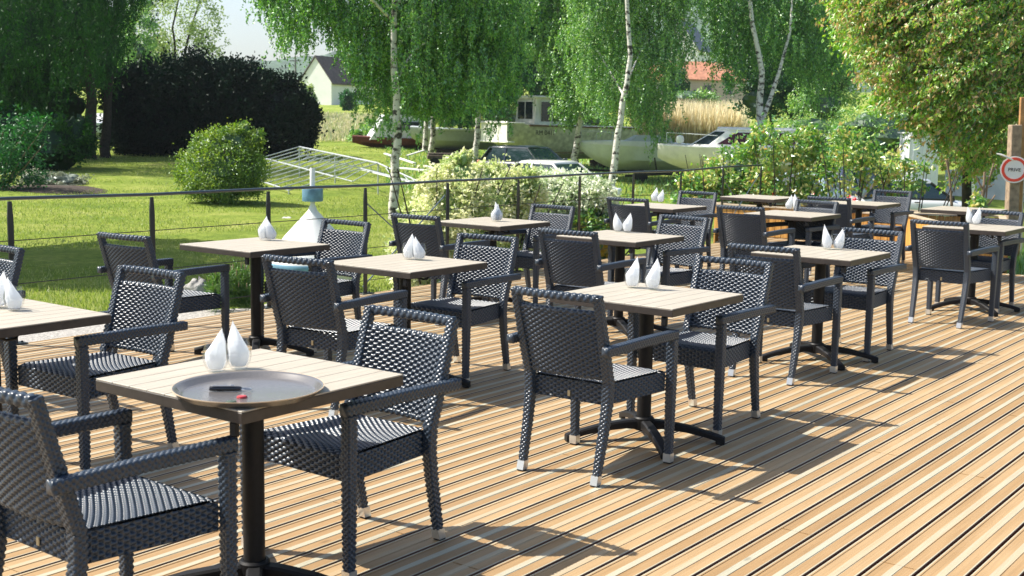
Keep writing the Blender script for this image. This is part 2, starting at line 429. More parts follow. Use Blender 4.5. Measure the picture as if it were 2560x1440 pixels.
def make_chair():
    root = empty('armchair', (0, 0, 0))
    m = M_weave
    pt = .0112
    # backrest: uprights at x=+-.213, leaning
    def yb(z): return -.215 - (z - .45) * (.115 / .395)
    def back(front):
        sg = 1 if front else -1
        def fn(U, V):
            z = .472 + V * (.768 - .472); x = (U - .5) * 2 * .196
            bow = .020 * (1 - ((U - .5) * 2) ** 2)
            y = yb(z) - bow + sg * .009
            nx = sg * (-.04 * (U - .5) * 2 / .196) * 1.0
            Nn = np.stack([nx * 1.0, np.full_like(x, sg * .96), np.full_like(x, sg * .28)], -1)
            Nn /= np.linalg.norm(Nn, axis=2)[..., None]
            return np.stack([x, y, z], -1), Nn
        return fn
    W, H = .392, .305
    nu = int(W / .0036); nv = int(round(H / pt)) * 4 + 1
    f1 = woven_grid(back(True), nu, nv, .040, pt, W, H, flip=True)
    f2 = woven_grid(back(False), nu, nv, .040, pt, W, H)
    # rolled rims top and bottom
    rims = []
    for z in (.768, .472):
        pts = [((q - .5) * 2 * .196, yb(z) - .020 * (1 - ((q - .5) * 2) ** 2), z) for q in np.linspace(0, 1, 9)]
        rims.append(woven_sweep(pts, .0105, (0, 0, 1), pt=.014, nper=2, ncirc=12, amp=.003, caps=False))
    fast_mesh('backrest', *join([f1, f2] + rims), m, root, smooth=True)
    # top rail
    pts = [((q - .5) * 2 * .218, yb(.838) - .018 * (1 - ((q - .5) * 2) ** 2), .834) for q in np.linspace(0, 1, 13)]
    fast_mesh('top_rail', *woven_sweep(pts, .0165, (0, 0, 1), pt=.016, nper=2, ncirc=20, amp=.0034), m, root, smooth=True)
    # seat: dished top, apron on four sides
    def hw(y): return .188 + (y + .2) / .435 * .052
    def top(U, V):
        y = -.2 + V * .435; x = (U - .5) * 2 * hw(y)
        z = .442 - .014 * np.sin(np.pi * U) * np.sin(np.pi * np.clip(V * 1.1, 0, 1)) - .012 * np.clip((V - .9) / .1, 0, 1) ** 2
        return np.stack([x, y, z], -1), np.stack([0 * x, 0 * x, 1 + 0 * x], -1)
    S1 = woven_grid(top, 150, 5, .038, pt, .46, .435)
    def bot(U, V):
        y = -.2 + V * .435; x = (U - .5) * 2 * hw(y)
        return np.stack([x, y, .352 + 0 * x], -1), np.stack([0 * x, 0 * x, -1 + 0 * x], -1)
    S2 = woven_grid(bot, 9, 9, 1, 1, .1, .1, flip=True, amp=0)
    aps = []
    H = .092
    zb = .345
    for k in range(4):
        def fn(U, V, k=k):
            z = zb + V * H
            if k == 0: x = (U - .5) * 2 * .24; y = .235 + 0 * U; n = (0, 1, 0)
            elif k == 1: x = -(U - .5) * 2 * .188; y = -.2 + 0 * U; n = (0, -1, 0)
            elif k == 2: y = .235 - U * .435; x = hw(y); n = (1, 0, 0)
            else: y = -.2 + U * .435; x = -hw(y); n = (-1, 0, 0)
            z = z + (0 if k in (1, 2, 3) else 0 * z)
            return np.stack([x, y, z], -1), np.ones(U.shape + (3,)) * np.array(n, float)
        w_ = .46 if k != 1 else .376
        aps.append(woven_grid(fn, int(w_ / .0036), 8 * 4 + 1, .040, H / 8, w_, H, flip=(k == 0 or k == 1 or k == 2 or k == 3)))
    fast_mesh('seat', *join([S1, S2] + aps), m, root, smooth=True)
    for sx in (-1, 1):
        # front leg, vertical
        v, f = woven_sweep([(sx * .263, .256, .044), (sx * .264, .256, .35), (sx * .264, .256, .588)], [.0172, .0208, .0215], (1, 0, 0))
        lg = fast_mesh('leg', v, f, m, root, smooth=True)
        q = MB(); q.loft([[(sx * .263 + a * .0190, .256 + b * .0190, z) for a, b in ((-1, -1), (1, -1), (1, 1), (-1, 1))] for z in (.006, .046)])
        q.build('foot_cap', M_cap, lg)
        q = MB(); q.box((sx * .263, .256, .003), (.034, .034, .006)); q.build('foot_pad', M_rubber, lg)
        # rear leg and back upright, one piece
        P = [(sx * .199, -.272, .044), (sx * .203, -.235, .22), (sx * .206, -.212, .36), (sx * .209, -.213, .45), (sx * .213, yb(.60), .60), (sx * .216, yb(.845), .845)]
        v, f = woven_sweep(P, [.0165, .0195, .0215, .0215, .0205, .018], (1, 0, 0))
        lg = fast_mesh('leg', v, f, m, root, smooth=True)
        q = MB(); q.loft([[(sx * .198 + a * .0182, y + b * .0182, z) for a, b in ((-1, -1), (1, -1), (1, 1), (-1, 1))] for y, z in ((-.282, .006), (-.272, .046))])
        q.build('foot_cap', M_cap, lg)
        q = MB(); q.box((sx * .198, -.283, .003), (.032, .032, .006)); q.build('foot_pad', M_rubber, lg)
        # armrest
        v, f = woven_sweep([(sx * .264, .280, .610), (sx * .262, .0, .612), (sx * .252, -.315, .606)], [.0212, .0205, .0195], (1, 0, 0))
        fast_mesh('armrest', v, f, m, root, smooth=True)
    q = MB(); q.box((.0, -.2075, .375), (.014, .004, .026), bev=.001); q.build('label_tag', M_tag, root)
    return root

# ------------------------------------------------------------------ table
def top_material():
    m = bpy.data.materials.new('slatted_top'); m.use_nodes = True
    nt = m.node_tree; N = nt.nodes.new; L = nt.links.new; b = nt.nodes['Principled BSDF']
    tc = N('ShaderNodeTexCoord'); mp = N('ShaderNodeMapping'); mp.inputs['Scale'].default_value = (4, 110, 4); L(tc.outputs['Object'], mp.inputs[0])
    n = N('ShaderNodeTexNoise'); n.inputs['Scale'].default_value = 1; n.inputs['Detail'].default_value = 6; L(mp.outputs[0], n.inputs['Vector'])
    oi = N('ShaderNodeObjectInfo')
    cr = N('ShaderNodeValToRGB'); L(n.outputs['Fac'], cr.inputs[0]); e = cr.color_ramp.elements
    e[0].position = .25; e[0].color = (.33, .285, .225, 1); e[1].position = .75; e[1].color = (.45, .415, .345, 1)
    L(cr.outputs[0], b.inputs['Base Color']); b.inputs['Roughness'].default_value = .5; b.inputs['Specular IOR Level'].default_value = .4
    bp = N('ShaderNodeBump'); bp.inputs['Strength'].default_value = .2; bp.inputs['Distance'].default_value = .001
    L(n.outputs['Fac'], bp.inputs['Height']); L(bp.outputs[0], b.inputs['Normal'])
    return m
M_top = top_material()
M_edge = mat('brown_table_edge', (.038, .029, .024), .5, noise=.25, nscale=30)
M_iron = mat('powder_coated_iron', (.009, .009, .010), .5, spec=.25, noise=.2, nscale=60)
def make_table():
    root = empty('cafe_table', (0, 0, 0))
    S = .70; n = 8; w = S / n
    tp = MB()
    for i in range(n):
        y = -S / 2 + (i + .5) * w
        tp.box((0, y, .7325), (S - .001, w - .0022, .005), bev=.0012)
    t = tp.build('table_top', M_top, root)
    e = MB(); e.box((0, 0, .7125), (S, S, .034), bev=.0015)
    e.build('top_edge', M_edge, t)
    br = MB(); br.box((0, 0, .689), (.34, .05, .012)); br.box((0, 0, .687), (.05, .34, .016)); br.box((.0, 0, .672), (.16, .1, .03), bev=.008)
    br.tube([(-.05, -.10, .678), (-.05, -.13, .66), (-.02, -.16, .648), (.02, -.16, .648), (.05, -.13, .66), (.05, -.10, .678)], .006)
    br.build('bracket', M_iron, root)
    lv = MB(); lv.box((-.335, -.30, .672), (.018, .03, .045), bev=.004); lv.build('lever', M_iron, root)
    p = MB(); p.lathe([(.0, .08), (.036, .08), (.036, .66), (.0, .66)], n=28)
    p.build('post', M_iron, root, smooth=True)
    b = MB(); b.lathe([(0, .045), (.046, .045), (.052, .06), (.052, .105), (.046, .112), (.038, .112)], n=28)
    hub = b.build('hub', M_iron, root, smooth=True)
    for ang in (142, 227, 292, 47):
        a = R(ang); d = Vector((math.cos(a), math.sin(a), 0)); s = Vector((-d.y, d.x, 0))
        secs = []
        for q, zt, th, hwid in ((.03, .100, .050, .026), (.10, .098, .040, .026), (.22, .084, .034, .025), (.32, .062, .030, .024), (.395, .042, .030, .023), (.41, .036, .034, .023)):
            c = d * q
            secs.append([c + s * (hwid * k) + Vector((0, 0, zz)) for k, zz in ((-1, zt - th), (1, zt - th), (1, zt - .008), (.7, zt), (-.7, zt), (-1, zt - .008))])
        m_ = MB(); m_.loft(secs); lg = m_.build('leg', M_iron, root, smooth=30)
        f = MB(); f.lathe([(0, 0), (.019, 0), (.021, .006), (.021, .018), (0, .018)], c=d * .385, n=14); f.build('foot_pad', M_rubber, lg)
    return root

# ------------------------------------------------------------------ glasses with napkins
def glass_material():
    m = bpy.data.materials.new('clear_glass'); m.use_nodes = True
    nt = m.node_tree; nt.nodes.clear(); N = nt.nodes.new; L = nt.links.new
    o = N('ShaderNodeOutputMaterial'); t = N('ShaderNodeBsdfTransparent'); g = N('ShaderNodeBsdfGlossy'); f = N('ShaderNodeLayerWeight'); mx = N('ShaderNodeMixShader')
    t.inputs[0].default_value = (.988, .992, .994, 1); g.inputs['Roughness'].default_value = .02; pw = N('ShaderNodeMath'); pw.operation = 'POWER'; pw.inputs[1].default_value = 3.5; L(f.outputs['Facing'], pw.inputs[0])
    a = N('ShaderNodeMath'); a.operation = 'MULTIPLY_ADD'; a.inputs[1].default_value = .45; a.inputs[2].default_value = .03; L(pw.outputs[0], a.inputs[0])
    L(a.outputs[0], mx.inputs[0]); L(t.outputs[0], mx.inputs[1]); L(g.outputs[0], mx.inputs[2]); L(mx.outputs[0], o.inputs[0])
    return m
M_glass = glass_material()
M_napkin = mat('white_paper_napkin', (.90, .915, .93), .85, spec=.1, bump=.15, bscale=90)
_nt = M_napkin.node_tree; _b = _nt.nodes['Principled BSDF']; _o = [n for n in _nt.nodes if n.type == 'OUTPUT_MATERIAL'][0]
_t = _nt.nodes.new('ShaderNodeBsdfTranslucent'); _t.inputs[0].default_value = (.95, .96, .97, 1); _m = _nt.nodes.new('ShaderNodeMixShader'); _m.inputs[0].default_value = .68
_nt.links.new(_b.outputs[0], _m.inputs[1]); _nt.links.new(_t.outputs[0], _m.inputs[2]); _nt.links.new(_m.outputs[0], _o.inputs[0])
def make_glass():
    m = MB()
    pr = [(0, .004), (.024, .002), (.027, .003), (.033, .012), (.0405, .03), (.0435, .048), (.042, .068), (.037, .088), (.0335, .102), (.0325, .102), (.036, .088), (.041, .068), (.0422, .048), (.039, .03), (.031, .014), (.022, .010), (0, .010)]
    m.lathe(pr, n=28)
    return m
def make_napkin(k, seed, lean):
    """folded paper napkin: two curved pointed leaves with creases"""
    rr = random.Random(seed); m = MB(); nz, nx = 22, 13
    apx = rr.uniform(.016, .032) * lean; H = rr.uniform(.150, .164)
    sh = rr.uniform(.096, .118); sl = rr.uniform(.050, .068)          # heights where the two edges start to close
    def edges(z, w=1.0):
        base = float(np.interp(z, [.012, .03, .05, .075, .2], [.024, .033, .0372, .0375, .036])) * w
        hi, lo = (sh, sl) if lean > 0 else (sl, sh)
        def e(side, z0):
            if z <= z0: return side * base
            t = min(1, (z - z0) / (H - z0)); return side * base * (1 - t) + apx * t
        return e(-1, lo), e(1, hi)
    for layer, (w, out, z1, tw) in enumerate(((1.0, 0, H, 0), (.96, .003, H * rr.uniform(.84, .9), rr.uniform(.25, .5) * lean))):
        for side in (-1, 1):
            if layer == 1 and side == 1: continue
            V = []; F = []
            for i in range(nz + 1):
                z = .012 + (z1 - .012) * i / nz; a, b = edges(z, w)
                if layer == 1:                                             # front flap closes along a diagonal
                    t = max(0, (z - .05) / (z1 - .05))
                    if lean > 0: b = b + (a + .004 - b) * t
                    else: a = a + (b - .004 - a) * t
                xm = (a + b) / 2; hw = max(.0006, (b - a) / 2)
                for j in range(nx):
                    q = -1 + 2 * j / (nx - 1); x = xm + hw * q
                    dep = (hw * .80 if z < .08 else hw * .80 * (1 - .45 * (z - .08) / (H - .08))) * (1 - abs(q) ** 2.2) ** .6
                    cre = -.0022 * max(0, 1 - abs(q - .25 * lean) * 5) + .0012 * math.sin(9 * q + 60 * z + seed)
                    y = side * (dep + out + cre * (1 if z < H * .92 else .2))
                    V.append(Vector((x, y, z)))
            for i in range(nz):
                for j in range(nx - 1): F.append((i * nx + j, i * nx + j + 1, (i + 1) * nx + j + 1, (i + 1) * nx + j))
            m.add(V, F)
    return m

# ------------------------------------------------------------------ placement data
TB = {'T1': (-.847, 3.932, 53.6), 'T2': (.678, 6.046, 52.2), 'T3': (-.640, 7.25, 53.5), 'T4': (-1.724, 8.152, 53.3), 'T6': (-.172, 10.362, 53.0),
      'T7': (.817, 9.225, 52.8), 'T8': (2.093, 8.25, 52.7), 'T10': (2.723, 11.916, 52.8), 'T9': (1.533, 12.725, 52.6), 'T12': (3.91, 13.835, 52.7),
      'T5': (-2.198, 5.079, 52.9), 'T14': (4.052, 10.695, 52.9), 'T11': (2.95, 14.66, 52.9), 'T13': (4.81, 13.04, 52.9)}
TLAB = {'T1': 'square slatted table in the left foreground carrying a round serving tray',
 'T2': 'square slatted table front and centre, its cross base in full view on open decking',
 'T3': 'square slatted table in the middle row, just behind and right of the tray table',
 'T4': 'square slatted table by the railing, in front of the white cone buoy',
 'T5': 'square slatted table cut off by the left edge of the photo',
 'T6': 'square slatted table by the railing in front of the pale variegated shrub',
 'T7': 'square slatted table in the middle row, yellow flowers showing below its left side',
 'T8': 'square slatted table in the front row, right of the centre one, near open decking',
 'T9': 'farthest table along the railing, below the speedboat, with two napkin glasses',
 'T10': 'square slatted table before the orange planter, its two glasses in front of another table',
 'T11': 'empty table tucked between railing end and orange planter, without glasses or chairs',
 'T12': 'empty table before the orange planter with one chair at each side and no glasses',
 'T13': 'empty table at the far right beside the planter corner, behind a glass with napkins',
 'T14': 'square slatted table cut off by the right edge, two close napkin glasses on it'}
tab0 = make_table()
first = True
for k, (x, y, a) in TB.items():
    t = tab0 if first else copy_tree(tab0)
    first = False
    t.location = (x, y, 0); t.rotation_euler = (0, 0, R(a))
    tag(t, TLAB[k], 'table', 'square cafe tables on the deck')
CH = [
 ('T1L', -1.205, 3.50, 52, 'armchair in the lower left corner, seen from behind, largest in the photo'),
 ('T1R', -.59, 4.375, 232, 'armchair on the right side of the tray table, its front toward the camera'),
 ('T5R', -1.915, 5.53, 235, 'armchair between the left edge table and the tray table, facing left'),
 ('X0', -3.04, 6.46, 233, 'armchair cut off by the left edge, only its back corner showing'),
 ('T4L', -2.22, 7.77, 57, 'armchair seen from behind at left, facing the cone buoy table'),
 ('T4R', -1.40, 8.53, 233, 'armchair with its back against the railing in front of the white cone buoy'),
 ('T3L', -.97, 6.68, 60, 'armchair seen from behind just beyond the tray table'),
 ('T3R', -.345, 7.565, 236, 'armchair facing left, right of the table behind the tray table'),
 ('T6L', -.576, 9.72, 56, 'armchair seen from behind beside the crossed railing braces'),
 ('T6R', .149, 10.56, 232, 'armchair facing left by the railing, in front of the white flowering shrub'),
 ('T2L', .385, 5.537, 54, 'armchair seen from behind in the centre, all four metal capped feet visible'),
 ('T2R', 1.01, 6.415, 231, 'armchair facing left at the right side of the centre table'),
 ('T7L', .56, 8.587, 55, 'armchair seen from behind directly above the left half of the centre table'),
 ('T7R', 1.145, 9.544, 227, 'armchair facing left directly behind the two napkins of the centre table'),
 ('T9L', 1.315, 12.33, 54, 'armchair seen from behind under the speedboat, left of the farthest railing table'),
 ('T9R', 1.83, 13.19, 233, 'armchair facing left below the cabin boat, at the farthest railing table'),
 ('T8L', 1.727, 7.72, 54, 'armchair seen from behind, left of the front row table beside open decking'),
 ('T8R', 2.383, 8.543, 230, 'armchair facing left, right side of the front row table beside open decking'),
 ('T10L', 2.256, 11.386, 54, 'armchair seen from behind in front of the left end of the orange planter'),
 ('T10R', 2.79, 11.925, 226, 'armchair facing left in front of the orange planter, under two close napkin glasses'),
 ('T12L', 3.50, 13.10, 54, 'dark edge-on armchair seen from behind, left of the empty planter table'),
 ('T12R', 4.26, 14.19, 230, 'armchair facing left beside the planter corner, below the white hatchback'),
 ('T14L', 3.607, 9.986, 50, 'armchair seen from behind at far right, orange planter corner above its left arm'),
 ('T14R', 4.17, 10.83, 228, 'armchair facing left cut by the right edge of the photo')]
ch0 = make_chair(); first = True
for (k, x, y, a, lab) in CH:
    c_ = ch0 if first else copy_tree(ch0); first = False
    c_.location = (x, y, 0); c_.rotation_euler = (0, 0, R(a - 90))
    tag(c_, 'black woven ' + lab, 'chair', 'woven armchairs round the cafe tables')

GL = [('T1', 540, 932, 1, 'left glass with white napkin behind the serving tray'), ('T1', 597, 925, -1, 'right glass with white napkin behind the serving tray'),
      ('T4', 659, 603, 1, 'left glass with pointed napkin in front of the cone buoy'), ('T4', 678, 604, -1, 'right glass with pointed napkin in front of the cone buoy'),
      ('T3', 1022, 651, 1, 'left glass with napkin on the table behind the tray table'), ('T3', 1048, 653, -1, 'right glass with napkin on the table behind the tray table'),
      ('T2', 1580, 722, 1, 'left glass with tall napkin on the centre table'), ('T2', 1631, 727, 1, 'right glass with tall napkin on the centre table'),
      ('T6', 1238, 556, 1, 'left of two overlapping napkin glasses before the pale shrub'), ('T6', 1246, 556, -1, 'right of two overlapping napkin glasses before the pale shrub'),
      ('T7', 1544, 582, -1, 'left napkin glass on the table behind the centre one'), ('T7', 1568, 584, 1, 'right napkin glass on the table behind the centre one'),
      ('T8', 2067, 626, -1, 'left napkin glass on the front row table right of centre'), ('T8', 2096, 627, 1, 'right napkin glass on the front row table right of centre'),
      ('T9', 1636, 508, 1, 'left napkin glass on the farthest railing table'), ('T9', 1651, 510, 1, 'right napkin glass on the farthest railing table'),
      ('T10', 1972, 527, 1, 'left napkin glass on the table before the planter'), ('T10', 1991, 529, -1, 'right napkin glass on the table before the planter'),
      ('T14', 2424, 562, -1, 'left napkin glass at the far right of the photo'), ('T14', 2440, 565, 1, 'right napkin glass at the far right of the photo'),
      ('T5', 36, 779, -1, 'napkin glass on the table cut by the left edge'), ('T5', -2, 772, 1, 'half hidden napkin glass at the very left edge')]
g0 = None
for i, (k, px, py, lean, lab) in enumerate(GL):
    p = ray(px, py - 3, .7352)
    if g0 is None:
        g0 = make_glass().build('napkin_glass', M_glass, smooth=60); g = g0
        naps = [make_napkin(j, 5 + j, (1, -1)[j % 2]) for j in range(6)]
        nm = []
        for q in naps:
            o_ = q.build('napkin', M_napkin, smooth=28); nm.append(o_)
    else:
        g = g0.copy(); C.objects.link(g)
    g.location = (p.x, p.y, .7354)
    sel = (i * 2 + (0 if lean > 0 else 1)) % 6
    nobj = nm[sel].copy(); C.objects.link(nobj); nobj.parent = g
    nobj.scale = (1.0, 1.0, 1.0 + .08 * ((i * 7) % 5 - 2) / 2)
    g.rotation_euler = (0, 0, R(-20 + (i * 53) % 40))
    tag(g, 'clear ' + lab, 'glass', 'glasses holding folded white napkins')
for o_ in nm: bpy.data.objects.remove(o_)

# ------------------------------------------------------------------ tray, corkscrew, bottle caps
tc_ = ray(622, 978, .74); tr = empty('serving_tray', (tc_.x, tc_.y, .7356), R(20))
tag(tr, 'round brown serving tray overhanging the near corner of the left foreground table', 'tray')
M_tray = mat('speckled_brown_tray', (.12, .115, .115), .22, spec=.8, noise=.12, nscale=220)
m = MB(); m.lathe([(0, .0015), (.196, .0015), (.206, .004), (.217, .018), (.226, .0215), (.2285, .0215), (.229, .019), (.2235, .0165), (.211, .001), (.2, -.0002), (0, -.0002)], n=96)
m.v = [v for v in m.v]
tb = m.build('tray_dish', M_tray, tr, smooth=50)
m = MB(); m.lathe([(.2272, .0198), (.2285, .0222), (.2302, .0222), (.2305, .0195), (.229, .0185)], n=96)
m.build('tray_rim', mat('tan_tray_rim', (.52, .40, .27), .4), tr, smooth=60)
cs = ray(566, 972, .745); ck = empty('corkscrew', (cs.x, cs.y, .7376), R(4))
tag(ck, 'folded black waiter corkscrew with metal lever lying on the tray', 'corkscrew')
m = MB()
secs = []
for x, h, z in ((-.052, .006, .006), (-.05, .0095, .008), (-.02, .0115, .0085), (.02, .011, .0085), (.042, .0095, .008), (.047, .007, .007)):
    secs.append([Vector((x, math.cos(a) * h * .8, z + math.sin(a) * h * .75)) for a in np.linspace(0, 2 * math.pi, 12, endpoint=False)])
m.loft(secs); m.build('handle', mat('glossy_black_plastic', (.01, .01, .012), .15, spec=.8), ck, smooth=50)
m = MB(); m.box((-.008, -.006, .0175), (.07, .003, .004), bev=.001); m.box((.018, .002, .019), (.012, .004, .005), bev=.001)
m.tube([(.044, .004, .007), (.058, .011, .007), (.072, .009, .007), (.076, 0, .007), (.07, -.008, .007), (.056, -.009, .007), (.044, -.004, .007)], .0019, 6)
m.build('lever', mat('steel', (.6, .6, .6), .25, metal=1), ck)
for (px, py, col, lab) in ((578, 1001, (.035, .06, .02), 'dark green metal bottle cap on the tray, nearest the rim'), (605, 988, (.45, .02, .02), 'red metal bottle cap on the tray between corkscrew and green cap')):
    q = ray(px, py, .745); m = MB(); n = 42
    V = []
    for (r, z) in ((.0155, 0), (.0152, .003), (.0130, .0058), (.011, .0063), (0, .0065)):
        for j in range(n):
            a = 2 * math.pi * j / n; rr = r + (.0007 * math.cos(21 * a) if z < .004 else 0)
            V.append((rr * math.cos(a), rr * math.sin(a), z))
    F = [(i * n + j, i * n + (j + 1) % n, (i + 1) * n + (j + 1) % n, (i + 1) * n + j) for i in range(4) for j in range(n)]
    m.add(V, F); o_ = m.build('bottle_cap', mat('cap_paint_' + ('green' if col[0] < .1 else 'red'), col, .3, coat=.4), loc=(q.x, q.y, .7374), smooth=40)
    tag(o_, lab, 'bottle cap', 'bottle caps on the serving tray')
# ------------------------------------------------------------------ ground
def ground_material():
    m = bpy.data.materials.new('meadow_ground'); m.use_nodes = True
    nt = m.node_tree; N = nt.nodes.new; L = nt.links.new; b = nt.nodes['Principled BSDF']
    tc = N('ShaderNodeTexCoord')
    def noise(sc, det=5, r=.6):
        n = N('ShaderNodeTexNoise'); n.inputs['Scale'].default_value = sc; n.inputs['Detail'].default_value = det; n.inputs['Roughness'].default_value = r
        L(tc.outputs['Object'], n.inputs['Vector']); return n.outputs['Fac']
    def ramp(fac, stops):
        c = N('ShaderNodeValToRGB'); L(fac, c.inputs[0]); e = c.color_ramp.elements
        e[0].position = stops[0][0]; e[0].color = (*stops[0][1], 1); e[1].position = stops[-1][0]; e[1].color = (*stops[-1][1], 1)
        for p, q in stops[1:-1]:
            k = e.new(p); k.color = (*q, 1)
        return c.outputs[0]
    a = ramp(noise(.6, 8, .7), [(.30, (.13, .21, .03)), (.5, (.235, .30, .05)), (.62, (.32, .36, .085)), (.72, (.38, .38, .16))])
    f = ramp(noise(9, 6, .75), [(.3, (.55, .62, .5)), (.55, (1, 1, 1)), (.75, (1.5, 1.4, 1.3))])
    mx = N('ShaderNodeMix'); mx.data_type = 'RGBA'; mx.blend_type = 'MULTIPLY'; mx.inputs['Factor'].default_value = 1
    L(a, mx.inputs['A']); L(f, mx.inputs['B'])
    L(mx.outputs['Result'], b.inputs['Base Color']); b.inputs['Roughness'].default_value = .9; b.inputs['Specular IOR Level'].default_value = .1
    bp = N('ShaderNodeBump'); bp.inputs['Strength'].default_value = 1; bp.inputs['Distance'].default_value = .06
    L(noise(14, 6, .8), bp.inputs['Height']); L(bp.outputs[0], b.inputs['Normal'])
    return m
def build_ground():
    ys = np.concatenate([np.linspace(-30, 8, 10), np.linspace(9, 60, 90), np.linspace(62, 130, 50), np.linspace(135, 430, 40)])
    xs = np.concatenate([np.linspace(-260, -40, 30), np.linspace(-38, 38, 140), np.linspace(40, 260, 30)])
    X, Y = np.meshgrid(xs, ys)
    rr = np.random.default_rng(3)
    Z = np.array([[terr(x, y) for x in xs] for y in ys])
    Z += .04 * np.sin(X * .9 + 1.3 * np.sin(Y * .5)) * (Y > 14) + .03 * np.sin(Y * 1.7 + X * .4) * (Y > 14)
    # keep the ground well under the deck
    u = X * DU.x + Y * DU.y; v = X * DV.x + Y * DV.y
    under = ((v < 7.7) & (u < 16) & (u > -5) & (v > -7)); Z = np.where(under, np.minimum(Z, -.32), Z)
    V = np.stack([X, Y, Z], -1).reshape(-1, 3); n = len(xs); idx = np.arange(len(V)).reshape(len(ys), n)
    F = np.stack([idx[:-1, :-1], idx[:-1, 1:], idx[1:, 1:], idx[1:, :-1]], -1).reshape(-1, 4)
    tag(fast_mesh('lawn', V, F, ground_material(), smooth=True), kind='structure')
build_ground()
# gravel strip along the deck edge
m = MB(); W_ = []
for i in range(60):
    u = -2 + i * .33; wob = .12 * math.sin(i * 1.7) + .1 * math.sin(i * .6)
    for v in (7.6, 8.95 + wob):
        p = uv(u, v); W_.append((p.x, p.y, terr(p.x, p.y) + .05))
m.add(W_, [(2 * i, 2 * i + 2, 2 * i + 3, 2 * i + 1) for i in range(59)])
tag(m.build('gravel_path', mat('grey_gravel', (.36, .34, .31), .9, noise=.5, nscale=45, bump=1, bscale=70)), kind='structure')

# ------------------------------------------------------------------ railing
M_rail = mat('painted_steel', (.012, .018, .02), .35, spec=.6)
rl = empty('deck_railing', uv(4.55, 7.72)); tag(rl, 'black steel railing with thin cables along the lawn side of the deck', 'railing')
ro = rl.location.copy()
tops = {}
tx = [0.2, 22, 380, 668, 910, 1113, 1285, 1435, 1565, 1680, 1783, 1872]
tyy = [500, 496, 486, 472, 464, 452, 445, 436, 430, 427, 417, 412]
RP = []
for k in range(-1, 11):
    b = uv(4.55 + 1.15 * k, 7.72)
    if k < 0: zt = 1.0
    else:
        z0 = at(tx[k + 1], tyy[k + 1], b.y).z; zt = z0
    RP.append((b, zt))
zs = np.array([q[1] for q in RP]); zs[0] = zs[1]
for (b, z_), z in zip(RP, zs):
    m = MB(); d = b - ro
    M_ = Matrix.Rotation(DA, 3, 'Z')
    q = lambda x, y, zz: d + M_ @ Vector((x, y, 0)) + Vector((0, 0, zz))
    secs = []
    for zz, w in ((.008, .021), (z - .13, .021), (z - .02, .013)):
        secs.append([q(-w, -.006, zz), q(w, -.006, zz), q(w, .006, zz), q(-w, .006, zz)])
    m.loft(secs); m.box(d + Vector((0, 0, .004)), (.15, .09, .008), M_, bev=.001)
    for sx in (-.055, .055): m.lathe([(0, .018), (.008, .018), (.008, .008)], c=q(sx, 0, 0), n=8)
    m.build('post', M_rail, rl)
P_ = [(b - ro) + Vector((0, 0, z)) for (b, _), z in zip(RP, zs)]
m = MB(); m.tube([P_[0] - (P_[1] - P_[0]) * 1.5] + P_, .0125, 8); m.build('handrail', mat('galvanised_rail', (.05, .07, .08), .3, spec=.8, metal=.3), rl, smooth=True)
for zc in (.715, .415, .12):
    m = MB(); m.tube([(b - ro) + Vector((0, 0, zc)) for b, _ in RP], .0035, 5); m.build('cable', M_rail, rl, smooth=True)
M_br = mat('brace_steel', (.10, .15, .19), .3, metal=.4)
for k in (4, 10):
    a, b = RP[k], RP[k + 1]
    o1 = DV * .014; 
    for (p, z1, q_, z2, s) in ((a[0], zs[k] - .14, b[0], .06, 1), (b[0], zs[k + 1] - .14, a[0], .06, 2.2)):
        m = MB(); m.tube([(p - ro) + o1 * s + Vector((0, 0, z1)), (q_ - ro) + o1 * s + Vector((0, 0, z2))], .006, 6); m.build('brace', M_br, rl, smooth=True)

# ------------------------------------------------------------------ planters
def plank_mat():
    m = bpy.data.materials.new('new_larch'); m.use_nodes = True; nt = m.node_tree; N = nt.nodes.new; L = nt.links.new; b = nt.nodes['Principled BSDF']
    tc = N('ShaderNodeTexCoord'); mp = N('ShaderNodeMapping'); mp.inputs['Scale'].default_value = (40, 40, 2.5); L(tc.outputs['Object'], mp.inputs[0])
    n = N('ShaderNodeTexNoise'); n.inputs['Scale'].default_value = 1; n.inputs['Detail'].default_value = 5; L(mp.outputs[0], n.inputs['Vector'])
    cr = N('ShaderNodeValToRGB'); L(n.outputs['Fac'], cr.inputs[0]); e = cr.color_ramp.elements
    e[0].position = .3; e[0].color = (.36, .165, .03, 1); e[1].position = .7; e[1].color = (.62, .34, .085, 1)
    L(cr.outputs[0], b.inputs['Base Color']); b.inputs['Roughness'].default_value = .55
    return m
M_plank = plank_mat()
M_soil = mat('soil', (.05, .035, .025), .95, noise=.5, nscale=20, bump=1, bscale=50)
M_capb = mat('grey_cap_board', (.42, .34, .24), .6, noise=.2, nscale=12)
def plank_wall(m, a, b, z0, z1, w=.095, t=.022):
    a = Vector(a); b = Vector(b); L = (b - a).length; n = int(L / w); d = (b - a).normalized()
    for i in range(n):
        c = a + d * ((i + .5) * L / n)
        m.beam(c + Vector((0, 0, z0)), c + Vector((0, 0, z1 + .004 * math.sin(i * 5.1))), L / n - .007, t, up=d.cross(Vector((0, 0, 1))), bev=.002)
